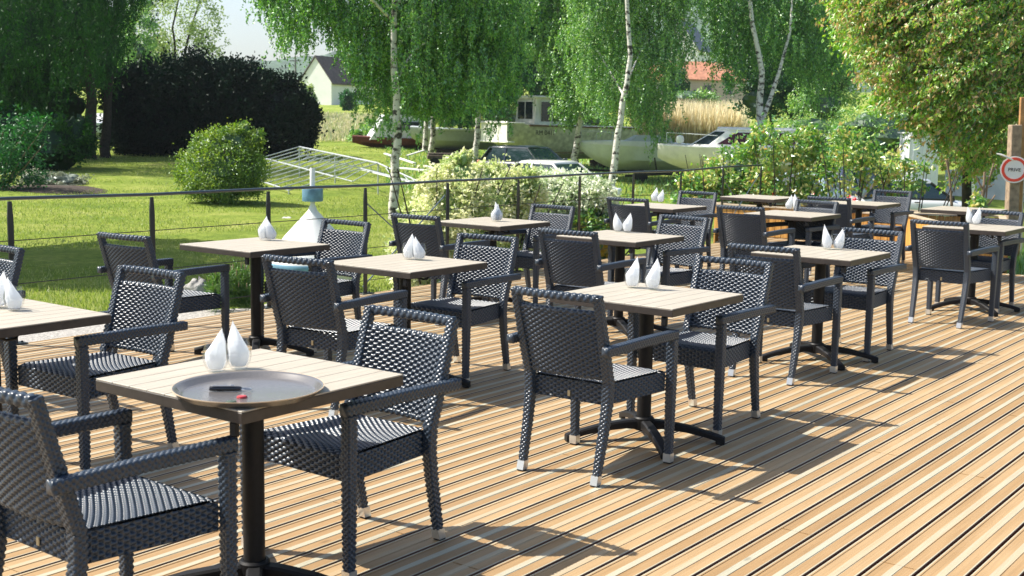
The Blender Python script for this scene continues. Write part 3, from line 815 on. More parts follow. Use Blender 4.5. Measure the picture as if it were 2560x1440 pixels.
def planter(name, poly, h, label):
    c = Vector((sum(p[0] for p in poly) / len(poly), sum(p[1] for p in poly) / len(poly), 0))
    root = empty(name, c); tag(root, label, 'planter', 'orange wooden planters at the deck end')
    P = [Vector((p[0], p[1], 0)) - c for p in poly]
    m = MB()
    for i in range(len(P)): plank_wall(m, P[i], P[(i + 1) % len(P)], -.3 if i > 1 else .006, h)
    m.build('side_boards', M_plank, root)
    m = MB()
    for i in range(len(P)):
        a, b = P[i], P[(i + 1) % len(P)]; m.beam(a + Vector((0, 0, h + .014 + .0013 * i)), b + Vector((0, 0, h + .014 + .0013 * i)), .09, .022, bev=.002)
    m.build('cap_board', M_capb, root)
    m = MB(); m.prism([(p.x * .96, p.y * .96) for p in P], -.2, h - .06); m.build('soil', M_soil, root)
    return root
A_ = uv(16.1, 8.45); B_ = uv(16.1, 5.66); C_ = uv(17.0, 5.66); D_ = uv(17.0, 8.45)
planter('wooden_planter', [(A_.x, A_.y), (B_.x, B_.y), (C_.x, C_.y), (D_.x, D_.y)], .42, 'orange plank planter across the deck end, behind the chairs left of the corner')
planter('wooden_planter', [(5.19, 16.2), (5.13, 13.62), (5.55, 13.66), (6.4, 16.0)], .44, 'orange plank planter at the right, its corner above the far right chair')

# ------------------------------------------------------------------ foliage tools
def leaf_geo(P, Ln, Wd, ax, rnd, fold=.25):
    """P (N,3) base points, Ln/Wd (N,), ax (N,3) leaf axis"""
    n = len(P); ax = ax / (np.linalg.norm(ax, axis=1)[:, None] + 1e-9)
    r = rng.normal(size=(n, 3)); s = np.cross(ax, r); s /= np.linalg.norm(s, axis=1)[:, None] + 1e-9
    up = np.cross(s, ax)
    Ln = Ln[:, None]; Wd = Wd[:, None]
    a = P; c = P + ax * Ln - up * Ln * .12
    b = P + ax * Ln * .45 + s * Wd * .5 + up * Wd * fold; d = P + ax * Ln * .45 - s * Wd * .5 + up * Wd * fold
    V = np.stack([a, b, c, d], 1).reshape(-1, 3); F = np.arange(4 * n).reshape(n, 4)
    return V, F, rnd
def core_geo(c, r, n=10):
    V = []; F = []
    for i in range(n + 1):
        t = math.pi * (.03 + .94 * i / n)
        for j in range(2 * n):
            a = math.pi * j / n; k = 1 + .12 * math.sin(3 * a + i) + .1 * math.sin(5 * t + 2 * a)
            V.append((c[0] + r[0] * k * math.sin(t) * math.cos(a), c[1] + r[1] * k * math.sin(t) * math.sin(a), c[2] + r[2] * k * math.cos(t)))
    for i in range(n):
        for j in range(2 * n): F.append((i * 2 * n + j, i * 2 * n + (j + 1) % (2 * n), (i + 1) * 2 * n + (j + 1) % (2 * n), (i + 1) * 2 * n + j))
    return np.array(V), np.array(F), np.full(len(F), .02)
def merge(gs):
    V = []; F = []; Rn = []; o = 0
    for v, f, r in gs: V.append(v); F.append(f + o); Rn.append(r); o += len(v)
    return np.concatenate(V), np.concatenate(F), np.concatenate(Rn)
def lumps_crown(lumps, Y, n, leaf, mat_, parent, origin, name='crown', core=.7, droop=.2, yspread=1.0, clus=.25, wr=.6, shell=.55):
    """lumps: (px, py, rx, rz) in photo pixels seen at distance Y (or with own distance as 5th)"""
    gs = []; tot = sum(l[2] * l[3] for l in lumps)
    for l in lumps:
        y = l[4] if len(l) > 4 else Y
        c = np.array(at(l[0], l[1], y)); rx = l[2] * y / F_PX; rz = l[3] * y / F_PX; ry = (rx + rz) / 2 * yspread
        k = max(50, int(n * l[2] * l[3] / tot)); nc = max(8, int(k * 6e-3) + 8)
        # twig clusters near the shell
        d = rng.normal(size=(nc, 3)); d /= np.linalg.norm(d, axis=1)[:, None]
        rad = shell + (1.06 - shell) * rng.random(nc) ** .6
        cc = d * rad[:, None]
        w = rng.integers(0, nc, k)
        off = rng.normal(size=(k, 3)) * clus * (.6 + .8 * rng.random(nc))[w][:, None]
        q = cc[w] + off * .6
        P = c + q * np.array([rx, ry, rz])
        ax = rng.normal(size=(k, 3)) * .8 + d[w] * .6 + np.array([0, 0, -droop])
        cb = rng.random(nc)
        rnd = np.clip(.5 * cb[w] + .6 * rng.random(k), 0, .999)
        Ln = leaf * (.7 + .6 * rng.random(k))
        gs.append(leaf_geo(P - np.array(origin), Ln, Ln * wr, ax, rnd))
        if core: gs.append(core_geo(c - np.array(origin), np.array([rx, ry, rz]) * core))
    V, F, Rn = merge(gs)
    return fast_mesh(name, V, F, mat_, parent, rnd=Rn)
def curtain(profile, Y, ztop, nclump, nleaf, leaf, mat_, parent, origin, name='crown', halfdepth=2.2, sweep=(0, 0, -1), length=(.6, 1.6), spread=.35, wr=.62, above=.5, orange=0.0, twigs=None, rag=25, upper=None, lstep=None):
    """hanging foliage: clumps above a ragged lower outline given as (px, py) pairs"""
    px0, px1 = profile[0][0], profile[-1][0]; xs = [p[0] for p in profile]; ys = [p[1] for p in profile]
    sw = np.array(sweep, float); sw /= np.linalg.norm(sw)
    mid = (px0 + px1) / 2; hw = (px1 - px0) / 2
    gs = []; tw = MB(); made = 0
    per = int(nleaf / nclump)
    fz = CAM_H + 300 * Y / F_PX                           # height of the frame top at this distance
    zr_all = []
    while made < nclump:
        px = rng.uniform(px0, px1)
        dy = halfdepth * math.sqrt(max(.05, 1 - ((px - mid) / (hw * 1.05)) ** 2)) * rng.uniform(-1, 1)
        py = np.interp(px, xs, ys) + rng.normal() * rag
        zb = at(px, py, Y).z + abs(dy) * .10
        zt = ztop - (((px - mid) / hw) ** 2) * (ztop - fz) * .6
        if rng.random() < above and ztop > fz: z = rng.uniform(max(fz, zb), max(zt, fz + .5, zb + .3))
        else: z = zb + (max(fz, zb + .4) - zb) * rng.random() ** 1.15
        made += 1
        Lc = rng.uniform(*length) * (0.6 + .4 * rng.random())
        X = at(px, 400, Y + dy).x
        bot = np.array([X, Y + dy, z]); top = bot - sw * Lc
        ns = max(3, int(per / 28)); kk = max(6, int(per / ns))
        for s in range(ns):
            st = top + rng.normal(size=3) * spread * np.array([1, 1, .6]); ln = Lc * rng.uniform(.5, 1.1)
            dirn = sw + rng.normal(size=3) * .16; dirn /= np.linalg.norm(dirn)
            t = np.sort(rng.random(kk)); 
            curve = np.stack([np.sin(t * 2 + s) * .05, np.cos(t * 2 + s) * .05, -(t ** 2) * .12 * (1 - abs(sw[2]))], -1)
            P = st + dirn * (t * ln)[:, None] + curve * ln + rng.normal(size=(kk, 3)) * leaf * .35
            ax = rng.normal(size=(kk, 3)) * .7 + np.array([0, 0, -.8]) + sw * .3
            rnd = np.clip(.35 * rng.random() + .65 * rng.random(kk), 0, .999)
            if orange: rnd = np.where(rng.random(kk) < orange * (.3 + .9 * t), .90 + .099 * rng.random(kk), rnd * .86)
            Ln = leaf * (.65 + .7 * rng.random(kk))
            gs.append(leaf_geo(P - np.array(origin), Ln, Ln * wr, ax, rnd))
            if twigs and rng.random() < twigs:
                tw.tube([Vector(st - np.array(origin)), Vector(st + dirn * ln * .5 + np.array([0, 0, -.01]) - np.array(origin)), Vector(st + dirn * ln * 1.0 + np.array([0, 0, -.12 * ln * (1 - abs(sw[2]))]) - np.array(origin))], [.006, .004, .002], 4, cap=False)
    V, F, Rn = merge(gs)
    o = fast_mesh(name, V, F, mat_, parent, rnd=Rn)
    return o, tw
def limb(m, pts, r0, r1, n=8):
    k = len(pts); m.tube(pts, [r0 + (r1 - r0) * i / (k - 1) for i in range(k)], n)
def birch_bark():
    m = bpy.data.materials.new('birch_bark'); m.use_nodes = True; nt = m.node_tree; N = nt.nodes.new; L = nt.links.new; b = nt.nodes['Principled BSDF']
    tc = N('ShaderNodeTexCoord'); mp = N('ShaderNodeMapping'); mp.inputs['Scale'].default_value = (4, 4, 6.5); L(tc.outputs['Object'], mp.inputs[0])
    n = N('ShaderNodeTexNoise'); n.inputs['Scale'].default_value = 1.2; n.inputs['Detail'].default_value = 5; n.inputs['Roughness'].default_value = .65; L(mp.outputs[0], n.inputs['Vector'])
    cr = N('ShaderNodeValToRGB'); L(n.outputs['Fac'], cr.inputs[0]); e = cr.color_ramp.elements
    e[0].position = .40; e[0].color = (.035, .03, .025, 1); e[1].position = .50; e[1].color = (.62, .60, .55, 1)
    q = e.new(.44); q.color = (.22, .2, .17, 1)
    L(cr.outputs[0], b.inputs['Base Color']); b.inputs['Roughness'].default_value = .7
    bp = N('ShaderNodeBump'); bp.inputs['Strength'].default_value = .8; bp.inputs['Distance'].default_value = .02; L(n.outputs['Fac'], bp.inputs['Height']); L(bp.outputs[0], b.inputs['Normal'])
    return m
M_birch = birch_bark()
M_bark = mat('dark_bark', (.035, .028, .022), .9, noise=.4, nscale=12, bump=1, bscale=20)
M_twig = mat('pale_twigs', (.22, .16, .10), .8)
L_birch = leaf_mat('birch_leaves', [(0.0179, 0.054, 0.0099), (0.0338, 0.1442, 0.0165), (0.099, 0.3157, 0.0282), (0.2217, 0.4766, 0.0646), (0.4396, 0.6379, 0.1514)], trans=.36)
L_birch2 = leaf_mat('fresh_birch_leaves', [(0.0216, 0.0754, 0.0111), (0.0542, 0.1921, 0.0184), (0.1633, 0.392, 0.0448), (0.2729, 0.4871, 0.0949), (0.4714, 0.6181, 0.1998)], trans=.38)
L_dark = leaf_mat('dark_green_leaves', [(0.0079, 0.0633, 0.018), (0.0178, 0.1159, 0.0246), (0.0456, 0.1893, 0.0304)], gloss=.06)  # deep green tones for the dark trees, bushes and left edge shrub
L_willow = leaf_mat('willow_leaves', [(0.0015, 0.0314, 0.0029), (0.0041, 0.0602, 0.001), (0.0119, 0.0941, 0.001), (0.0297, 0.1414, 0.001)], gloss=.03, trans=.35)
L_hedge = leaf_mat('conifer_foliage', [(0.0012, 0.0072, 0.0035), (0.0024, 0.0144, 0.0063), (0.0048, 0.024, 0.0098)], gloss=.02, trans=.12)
L_bush = leaf_mat('bush_leaves', [(0.0438, 0.1228, 0.0175), (0.1057, 0.2286, 0.018), (0.2022, 0.3249, 0.0355), (0.3165, 0.4041, 0.0708)], gloss=.08)
L_lime = leaf_mat('lime_leaves', [(0.096, 0.1909, 0.0328), (0.182, 0.2927, 0.0554), (0.3121, 0.4227, 0.1065), (0.4579, 0.5371, 0.2049)])
L_vari = leaf_mat('variegated_leaves', [(.20, .34, .08), (.40, .52, .18), (.62, .68, .34), (.78, .78, .50), (.85, .84, .66)], gloss=.06)
L_vari2 = leaf_mat('white_edged_leaves', [(.08, .20, .05), (.34, .46, .20), (.66, .72, .50), (.82, .84, .72), (.88, .88, .80)], gloss=.06)
L_rose = leaf_mat('rose_leaves', [(0.0324, 0.1273, 0.0322), (0.0668, 0.2314, 0.0411), (0.1419, 0.3461, 0.0554), (0.2999, 0.4587, 0.0788), (0.6695, 0.6813, 0.2568), (0.6038, 0.425, 0.1463)], gloss=.10, rough=.42)
L_horn = leaf_mat('hornbeam_leaves', [(0.0175, 0.0742, 0.0075), (0.0592, 0.1912, 0.0151), (0.1811, 0.4075, 0.0302), (0.3137, 0.5401, 0.0621), (0.428, 0.6041, 0.101), (0.5, 0.375, 0.125), (0.575, 0.4, 0.1625)], gloss=.1)
L_horn2 = leaf_mat('hornbeam_inner_leaves', [(0.0379, 0.1602, 0.0162), (0.0913, 0.295, 0.0234), (0.1956, 0.4401, 0.0327), (0.3389, 0.5833, 0.0671), (0.4622, 0.6525, 0.1091)], gloss=.1)
L_pine = leaf_mat('pine_needles', [(0.028, 0.084, 0.014), (0.07, 0.168, 0.028), (0.14, 0.252, 0.042)], gloss=.05)
L_grass = leaf_mat('grass_blades', [(0.1066, 0.1968, 0.0246), (0.205, 0.2952, 0.041), (0.3034, 0.369, 0.082), (0.4264, 0.451, 0.205)], gloss=.05)
L_straw = leaf_mat('dry_reed', [(.55, .50, .30), (.72, .66, .44), (.82, .78, .60)], trans=.6, gloss=.03)

# ------------------------------------------------------------------ the birches
def tree_root(name, px, Y, label, cat='tree', group=None):
    x = at(px, 400, Y).x; z = terr(x, Y)
    r = empty(name, (x, Y, z)); tag(r, label, cat, group); return r
def trunk(root, pts, r0, r1, mat_, Y, extra=(), name='trunk'):
    """pts: photo pixels (px, py) up the trunk; below the first it runs into the ground"""
    m = MB(); o = root.location
    P = [at(px, py, Y) - o for px, py in pts]; P = [Vector((P[0].x, P[0].y, -.15))] + P
    m2 = []
    for i in range(len(P) - 1):
        for t in (0, .5): m2.append(P[i].lerp(P[i + 1], t) + Vector((.0 if i == 0 and t == 0 else random.uniform(-.03, .03), 0, 0)))
    m2.append(P[-1]); rs = [r0 * (1.25 if i == 0 else 1) * (1 - i / (len(m2) - 1)) + r1 * i / (len(m2) - 1) for i in range(len(m2))]
    m.tube(m2, rs, 12)
    for (ps, a, b) in extra: limb(m, [at(px, py, Y + dy) - o for px, py, dy in ps], a, b)
    return m.build(name, mat_, root, smooth=60)
g_b = 'birches standing on the lawn and boatyard'
t = tree_root('birch_tree', 985, 26, 'big white birch on the lawn behind the railing, its branches hanging over the metal grid', group=g_b)
trunk(t, [(985, 512), (990, 400), (996, 330), (992, 240), (985, 120), (990, 0), (985, -260), (980, -480)], .11, .04, M_birch, 26,
      [([(990, 60, 0), (930, 0, -.5), (860, -60, -1), (790, -70, -1.2), (740, -20, -1.4)], .04, .008), ([(992, 200, 0), (1030, 130, .4), (1090, 90, .8), (1150, 60, 1)], .03, .008),
       ([(990, 20, 0), (1040, -80, .4), (1130, -120, 1), (1220, -80, 1.2)], .035, .008), ([(985, -100, 0), (900, -180, .8), (820, -200, 1)], .03, .006)])
pf = [(655, -20), (700, 70), (725, 140), (745, 190), (765, 120), (800, 60), (830, 90), (862, 190), (885, 265), (915, 300), (950, 335), (985, 345), (1020, 320), (1060, 300), (1110, 300), (1160, 310), (1200, 290), (1250, 300), (1290, 250)]
o, tw = curtain(pf, 27.6, 8.4, 560, 150000, .062, L_birch, t, t.location, halfdepth=2.3, length=(.5, 1.2), spread=.22, above=.38, twigs=.10, rag=22)
tag(tw.build('hanging_twigs', M_bark, o), kind='stuff')
lumps_crown([(960, 60, 110, 90), (1080, 60, 120, 100), (1020, 200, 110, 90), (1150, 180, 110, 90), (1220, 90, 80, 110), (930, 180, 50, 70), (1040, -60, 200, 90), (1100, 250, 90, 50)], 28, 60000, .06, L_birch, t, t.location, core=0, clus=.3, shell=.2, droop=.8)
t = tree_root('birch_tree', 1528, 44, 'leaning white birch in front of the speedboat', group=g_b)
trunk(t, [(1530, 446), (1540, 370), (1550, 300), (1566, 210), (1578, 140), (1570, 40), (1560, -80), (1556, -220)], .14, .05, M_birch, 43.4,
      [([(1566, 210, 0), (1600, 130, 1.6), (1640, 80, 2.4)], .04, .01), ([(1560, 240, 0), (1520, 170, 1.6), (1490, 120, 2.4)], .04, .01)])
pf = [(1420, 120), (1440, 250), (1465, 300), (1500, 340), (1535, 335), (1570, 320), (1600, 330), (1622, 380), (1645, 395), (1658, 300), (1680, 250), (1700, 190), (1708, 60)]
curtain(pf, 45.6, 10.3, 240, 72000, .085, L_birch2, t, t.location, halfdepth=1.7, length=(.7, 1.9), spread=.32, above=.38, rag=16)
lumps_crown([(1550, 80, 90, 100), (1500, 200, 60, 90), (1600, 200, 60, 90), (1560, 260, 50, 50), (1640, 90, 60, 90), (1540, -50, 130, 90)], 46.5, 26000, .085, L_birch2, t, t.location, core=0, clus=.3, shell=.2, droop=.8)
t = tree_root('birch_tree', 1440, 50, 'birch with grey forked base beside the dark car', group=g_b)
trunk(t, [(1436, 395), (1446, 340), (1456, 280), (1440, 180), (1400, 60), (1380, -60)], .16, .05, M_birch, 50)
pf = [(1352, 110), (1362, 200), (1372, 290), (1388, 335), (1400, 335), (1420, 330), (1450, 320), (1480, 300), (1500, 200)]
curtain(pf, 50, 11, 180, 50000, .105, L_birch2, t, t.location, halfdepth=2.0, length=(.7, 2), spread=.28, above=.38, rag=10)
curtain([(1270, 60), (1300, 150), (1350, 190)], 50, 11, 50, 12000, .105, L_birch2, t, t.location, halfdepth=1.6, length=(.5, 1.2), spread=.25, above=.38, rag=8)
t = tree_root('birch_tree', 1905, 46, 'right hand birch with two pale trunks in a V above the cabin boat', group=g_b)
trunk(t, [(1898, 330), (1900, 250), (1905, 180), (1880, 60), (1870, -80)], .17, .06, M_birch, 45.4, [([(1905, 300, 0), (1925, 250, 0), (1948, 180, 0), (1975, 80, .3), (1985, -60, .5)], .10, .03)])
pf = [(1765, 40), (1775, 140), (1790, 250), (1815, 240), (1850, 230), (1890, 150), (1925, 160), (1960, 200), (2000, 260), (2040, 280), (2080, 260)]
curtain(pf, 48, 10.8, 280, 84000, .095, L_birch, t, t.location, halfdepth=2.4, length=(.7, 2), spread=.4, above=.36, rag=24)
t = tree_root('birch_tree', 1070, 58, 'pair of slim trunks left of the grey boat, under dense foliage', group=g_b)
trunk(t, [(1076, 395), (1082, 340), (1085, 250), (1090, 100), (1090, -60)], .17, .06, M_birch, 58, [([(1062, 375, -.5), (1066, 300, -.5), (1060, 220, -.3), (1060, 60, 0)], .13, .04)])
pf = [(1030, 260), (1060, 290), (1100, 300), (1150, 310), (1200, 300), (1235, 280), (1262, 240), (1280, 180)]
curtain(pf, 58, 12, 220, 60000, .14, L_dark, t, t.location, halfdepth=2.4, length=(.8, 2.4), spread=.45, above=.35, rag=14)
t = tree_root('birch_tree', 1190, 52, 'trunk just left of the white barge bow with dark foliage above', group=g_b)
trunk(t, [(1186, 405), (1192, 350), (1196, 280), (1200, 100), (1196, -80)], .17, .05, M_birch, 52)
pf = [(1120, 250), (1150, 275), (1180, 300), (1230, 285), (1262, 235), (1285, 170), (1300, 120)]
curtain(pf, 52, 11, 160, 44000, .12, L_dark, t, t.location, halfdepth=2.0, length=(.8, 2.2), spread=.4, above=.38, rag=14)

# background trees, each its own crown
def bg_tree(px, Y, lumps, n, leaf, mat_, label, trunks, core=.62, r=.2, tm=None, name='leafy_tree', **kw):
    t = tree_root(name, px, Y, label, group=kw.pop('group', 'trees beyond the boatyard'))
    for i, tp in enumerate(trunks): trunk(t, tp, r, r * .3, tm or M_bark, Y)
    lumps_crown(lumps, Y, n, leaf, mat_, t, t.location, core=core, **kw)
    return t
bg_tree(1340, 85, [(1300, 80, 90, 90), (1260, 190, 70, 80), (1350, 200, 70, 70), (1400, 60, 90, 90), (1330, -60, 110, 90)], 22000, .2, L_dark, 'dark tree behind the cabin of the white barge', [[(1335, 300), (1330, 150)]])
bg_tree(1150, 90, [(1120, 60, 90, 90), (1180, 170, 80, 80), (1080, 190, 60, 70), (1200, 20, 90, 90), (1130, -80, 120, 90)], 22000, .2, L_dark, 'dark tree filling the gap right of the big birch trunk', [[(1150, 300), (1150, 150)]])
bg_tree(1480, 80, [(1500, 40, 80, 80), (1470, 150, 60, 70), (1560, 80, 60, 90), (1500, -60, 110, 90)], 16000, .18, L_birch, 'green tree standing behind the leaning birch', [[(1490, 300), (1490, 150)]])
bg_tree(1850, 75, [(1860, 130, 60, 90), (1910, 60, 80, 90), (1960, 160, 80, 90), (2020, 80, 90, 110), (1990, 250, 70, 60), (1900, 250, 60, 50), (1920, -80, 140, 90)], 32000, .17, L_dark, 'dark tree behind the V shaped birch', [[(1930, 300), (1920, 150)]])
bg_tree(2040, 60, [(2040, 60, 70, 110), (2090, 160, 80, 100), (2060, 260, 70, 50), (2120, 40, 90, 110)], 20000, .13, L_birch2, 'light green tree between the V shaped birch and the brown tipped tree', [[(2060, 330), (2060, 150)]])
bg_tree(440, 78, [(420, 60, 70, 60), (470, 120, 60, 60), (380, 130, 50, 60), (510, 60, 40, 50), (460, -10, 60, 50), (545, 110, 22, 28), (350, 90, 45, 80), (420, 180, 90, 40)], 9500, .16, L_lime, 'airy pale green tree rising behind the dark hedge', [[(430, 190), (438, 130), (432, 70), (450, -20)], [(458, 190), (462, 130), (478, 70), (500, 0)], [(420, 190), (410, 120), (385, 80)]], core=0, r=.13, clus=.42, group=None)
bg_tree(340, 74, [(330, 40, 50, 70), (350, 130, 50, 60), (300, 120, 40, 80), (340, -40, 60, 50)], 9000, .15, L_birch, 'mid green tree between the dark willow and the pale airy tree', [[(340, 200), (335, 80)]], core=.3, group=None)
for (px, py, rx, rz, Y, lab, M_) in ((1140, 285, 55, 28, 92, 'sunlit lime bush behind the grey boat', L_lime), (1250, 290, 45, 26, 92, 'sunlit lime bush behind the barge bow', L_lime),
        (870, 250, 16, 20, 125, 'round clipped dark bush at the corner of the white house', L_dark), (765, 240, 22, 30, 100, 'pale bush between the dark hedge and the white house', L_lime),
        (930, 335, 50, 30, 66, 'low bush in rough grass left of the big birch trunk', L_birch2), (1010, 300, 35, 35, 90, 'bush above the rusty red boat', L_birch2),
        (1730, 255, 70, 34, 92, 'bush below the red roof house', L_birch2), (1690, 205, 26, 40, 120, 'dark bush against the grey house', L_dark), (2200, 330, 130, 60, 55, 'green bank of bushes under the brown tipped tree', L_birch2),
        (2020, 340, 90, 50, 58, 'green bushes right of the cabin boat', L_birch2), (1480, 300, 60, 30, 78, 'bush behind the speedboat bow', L_birch), (1590, 215, 40, 50, 95, 'bush left of the reeds', L_birch)):
    x = at(px, 400, Y).x; z = at(px, py + rz, Y).z; r = empty('bush', (x, Y, min(z, terr(x, Y) + .2))); tag(r, lab, 'bush', 'bushes in the background')
    lumps_crown([(px, py, rx, rz), (px - rx * .5, py + rz * .3, rx * .6, rz * .7), (px + rx * .5, py + rz * .3, rx * .6, rz * .7)], Y, 5200, .0019 * Y, M_, r, r.location, name='foliage', core=.75)

# willow, hedge, shrubs on the left
t = tree_root('willow_tree', 225, 47, 'huge dark willow curtain filling the upper left corner')
trunk(t, [(222, 372), (226, 310), (228, 250), (215, 100), (200, -60)], .30, .12, M_bark, 47)
trunk(t, [(262, 368), (266, 310), (268, 255), (285, 100), (300, -60)], .22, .1, M_bark, 48, name='trunk')
pf = [(-420, 380), (-100, 330), (0, 300), (60, 320), (120, 345), (165, 300), (200, 262), (240, 250), (270, 240), (290, 190), (305, 120), (330, 60), (345, -10)]
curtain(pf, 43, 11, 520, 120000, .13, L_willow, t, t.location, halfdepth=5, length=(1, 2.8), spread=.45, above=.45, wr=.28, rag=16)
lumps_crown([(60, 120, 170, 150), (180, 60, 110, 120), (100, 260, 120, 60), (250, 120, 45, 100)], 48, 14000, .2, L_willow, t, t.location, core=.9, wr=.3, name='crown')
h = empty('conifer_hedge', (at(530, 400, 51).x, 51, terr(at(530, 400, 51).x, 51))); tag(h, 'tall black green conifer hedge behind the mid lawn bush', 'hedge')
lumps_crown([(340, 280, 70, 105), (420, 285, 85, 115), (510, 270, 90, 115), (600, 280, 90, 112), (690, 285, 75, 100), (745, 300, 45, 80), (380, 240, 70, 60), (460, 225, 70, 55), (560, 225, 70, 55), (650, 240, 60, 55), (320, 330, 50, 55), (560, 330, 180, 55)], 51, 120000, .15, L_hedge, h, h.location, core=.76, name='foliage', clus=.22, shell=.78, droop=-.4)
s = empty('shrub', (at(100, 400, 40).x, 40, terr(at(100, 400, 40).x, 40))); tag(s, 'dark shrub mass under the willow at left', 'shrub')
lumps_crown([(130, 360, 85, 75), (60, 370, 70, 70), (190, 345, 40, 60), (0, 350, 80, 90)], 40, 15000, .12, L_willow, s, s.location, core=.85, name='foliage')
s = empty('shrub', (at(30, 400, 31).x, 31, terr(at(30, 400, 31).x, 31))); tag(s, 'sprouting yellow green shrub with bare arching twigs at the left edge', 'shrub')
lumps_crown([(20, 350, 60, 65), (-20, 420, 60, 60), (60, 430, 45, 45), (70, 320, 35, 25), (100, 300, 22, 14)], 31, 3600, .085, L_dark, s, s.location, core=0, name='foliage', clus=.6)
m = MB(); ol = s.location
for (a, b, c_) in (((10, 480), (50, 400), (115, 310)), ((5, 480), (20, 400), (60, 330)), ((10, 470), (60, 420), (110, 360)), ((0, 480), (-10, 400), (10, 320))):
    m.tube([at(*a, 31) - ol, at(*b, 31) - ol, at(*c_, 31) - ol], [.03, .018, .008], 6)
m.build('branches', M_twig, s)
s = empty('groundcover_plant', (at(150, 400, 33).x, 33, terr(at(150, 400, 33).x, 33))); tag(s, 'low grey green cushion plant on bare soil at the left edge of the lawn', 'plant')
lumps_crown([(120, 455, 45, 22), (170, 450, 45, 18), (90, 450, 40, 26), (140, 465, 60, 14)], 33, 6500, .06, leaf_mat('grey_leaves', [(.12, .15, .10), (.24, .27, .18), (.36, .37, .27)]), s, s.location, core=.8, name='foliage')
x0 = at(120, 480, 32)
m = MB(); m.lathe([(0, .08), (.9, .06), (1.5, .0), (1.9, -.1)], n=24, sx=1.1, sy=1.2); tag(m.build('soil_bed', M_soil, loc=(x0.x, 32, terr(x0.x, 32)), smooth=True), kind='structure')
s = empty('bush', (at(560, 500, 28).x, 28, terr(at(560, 500, 28).x, 28))); tag(s, 'round yellow green bush alone on the lawn in front of the hedge', 'bush')
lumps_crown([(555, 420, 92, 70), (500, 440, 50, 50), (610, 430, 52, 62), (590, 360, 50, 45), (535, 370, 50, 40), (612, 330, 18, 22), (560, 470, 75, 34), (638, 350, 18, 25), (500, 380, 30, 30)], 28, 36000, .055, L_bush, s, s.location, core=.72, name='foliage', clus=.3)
m = MB(); ol = s.location
for q in range(7): m.tube([Vector((0, 0, -.1)), Vector((.3 * math.cos(q), .3 * math.sin(q), .6)), Vector((.6 * math.cos(q), .6 * math.sin(q), 1.3))], [.03, .02, .01], 5)
m.build('stems', M_bark, s)

# off-frame tree that shades the near lawn
t = empty('leafy_tree', (-10.6, 17.4, -.5)); tag(t, 'tree just outside the left edge that throws its shade on the near lawn', 'tree')
m = MB(); limb(m, [(0, 0, 0), (.1, 0, 2), (0, .1, 4.2)], .16, .07); limb(m, [(0, 0, 2.6), (.8, -.8, 4)], .07, .03); limb(m, [(0, 0, 2.8), (-.6, 1.2, 4.4)], .07, .03); m.build('trunk', M_bark, t)
gs = []
for (cx, cy, cz, r_) in ((0, 0, 5.6, 1.6), (1.0, -.6, 5.2, 1.3), (2.0, -.6, 5.0, 1.0), (-1.1, .8, 5.4, 1.4), (1.6, .9, 5.8, 1.2), (-.6, -1.2, 5.0, 1.3), (1.2, -1.9, 5.3, 1.3), (.3, 2.2, 5.5, 1.3)):
    n = 3600; d = rng.normal(size=(n, 3)); d /= np.linalg.norm(d, axis=1)[:, None]; P = np.array([cx, cy, cz]) + d * (r_ * (.4 + .6 * rng.random(n) ** .4))[:, None]
    gs.append(leaf_geo(P, np.full(n, .16), np.full(n, .11), d + rng.normal(size=(n, 3)), rng.random(n)))
V, F, Rn = merge(gs); fast_mesh('crown', V, F, L_birch, t, rnd=Rn)

# hornbeam-like tree on the right
t = tree_root('leafy_tree', 2421, 20, 'near tree with brown tipped drooping sprays filling the upper right corner')
trunk(t, [(2421, 490), (2420, 440), (2425, 380), (2440, 250), (2460, 0), (2480, -200)], .085, .05, M_bark, 20,
      [([(2430, 330, 0), (2380, 250, -.4), (2300, 160, -.9), (2220, 90, -1.2)], .05, .01), ([(2440, 250, 0), (2500, 160, .3), (2560, 100, .5)], .05, .015), ([(2450, 100, 0), (2380, 0, -.3), (2280, -80, -.6)], .05, .01),
       ([(2425, 400, 0), (2380, 350, -.5), (2330, 330, -.8)], .035, .008), ([(2430, 360, 0), (2480, 300, -.7), (2540, 270, -1)], .04, .01)])
pf = [(2060, 10), (2085, 90), (2110, 160), (2140, 220), (2180, 265), (2220, 300), (2260, 330), (2290, 375), (2330, 440), (2380, 455), (2430, 440), (2470, 395), (2510, 335), (2560, 310), (2700, 330)]
o, tw = curtain(pf, 19.2, 7, 640, 150000, .070, L_horn, t, t.location, halfdepth=1.7, sweep=(-.80, -.15, -.52), length=(.7, 1.35), spread=.12, above=.33, orange=.30, twigs=.26, rag=16, wr=.5)
tag(tw.build('hanging_twigs', M_twig, o), kind='stuff')
lumps_crown([(2200, 60, 120, 110), (2330, 140, 120, 120), (2450, 220, 110, 100), (2420, 60, 140, 120), (2540, 120, 110, 120), (2250, 220, 80, 60), (2360, 290, 80, 60), (2500, 260, 90, 60), (2350, -80, 240, 100), (2620, 240, 90, 90)], 20.2, 52000, .075, L_horn2, t, t.location, core=0, clus=.28, shell=.15, droop=.9)

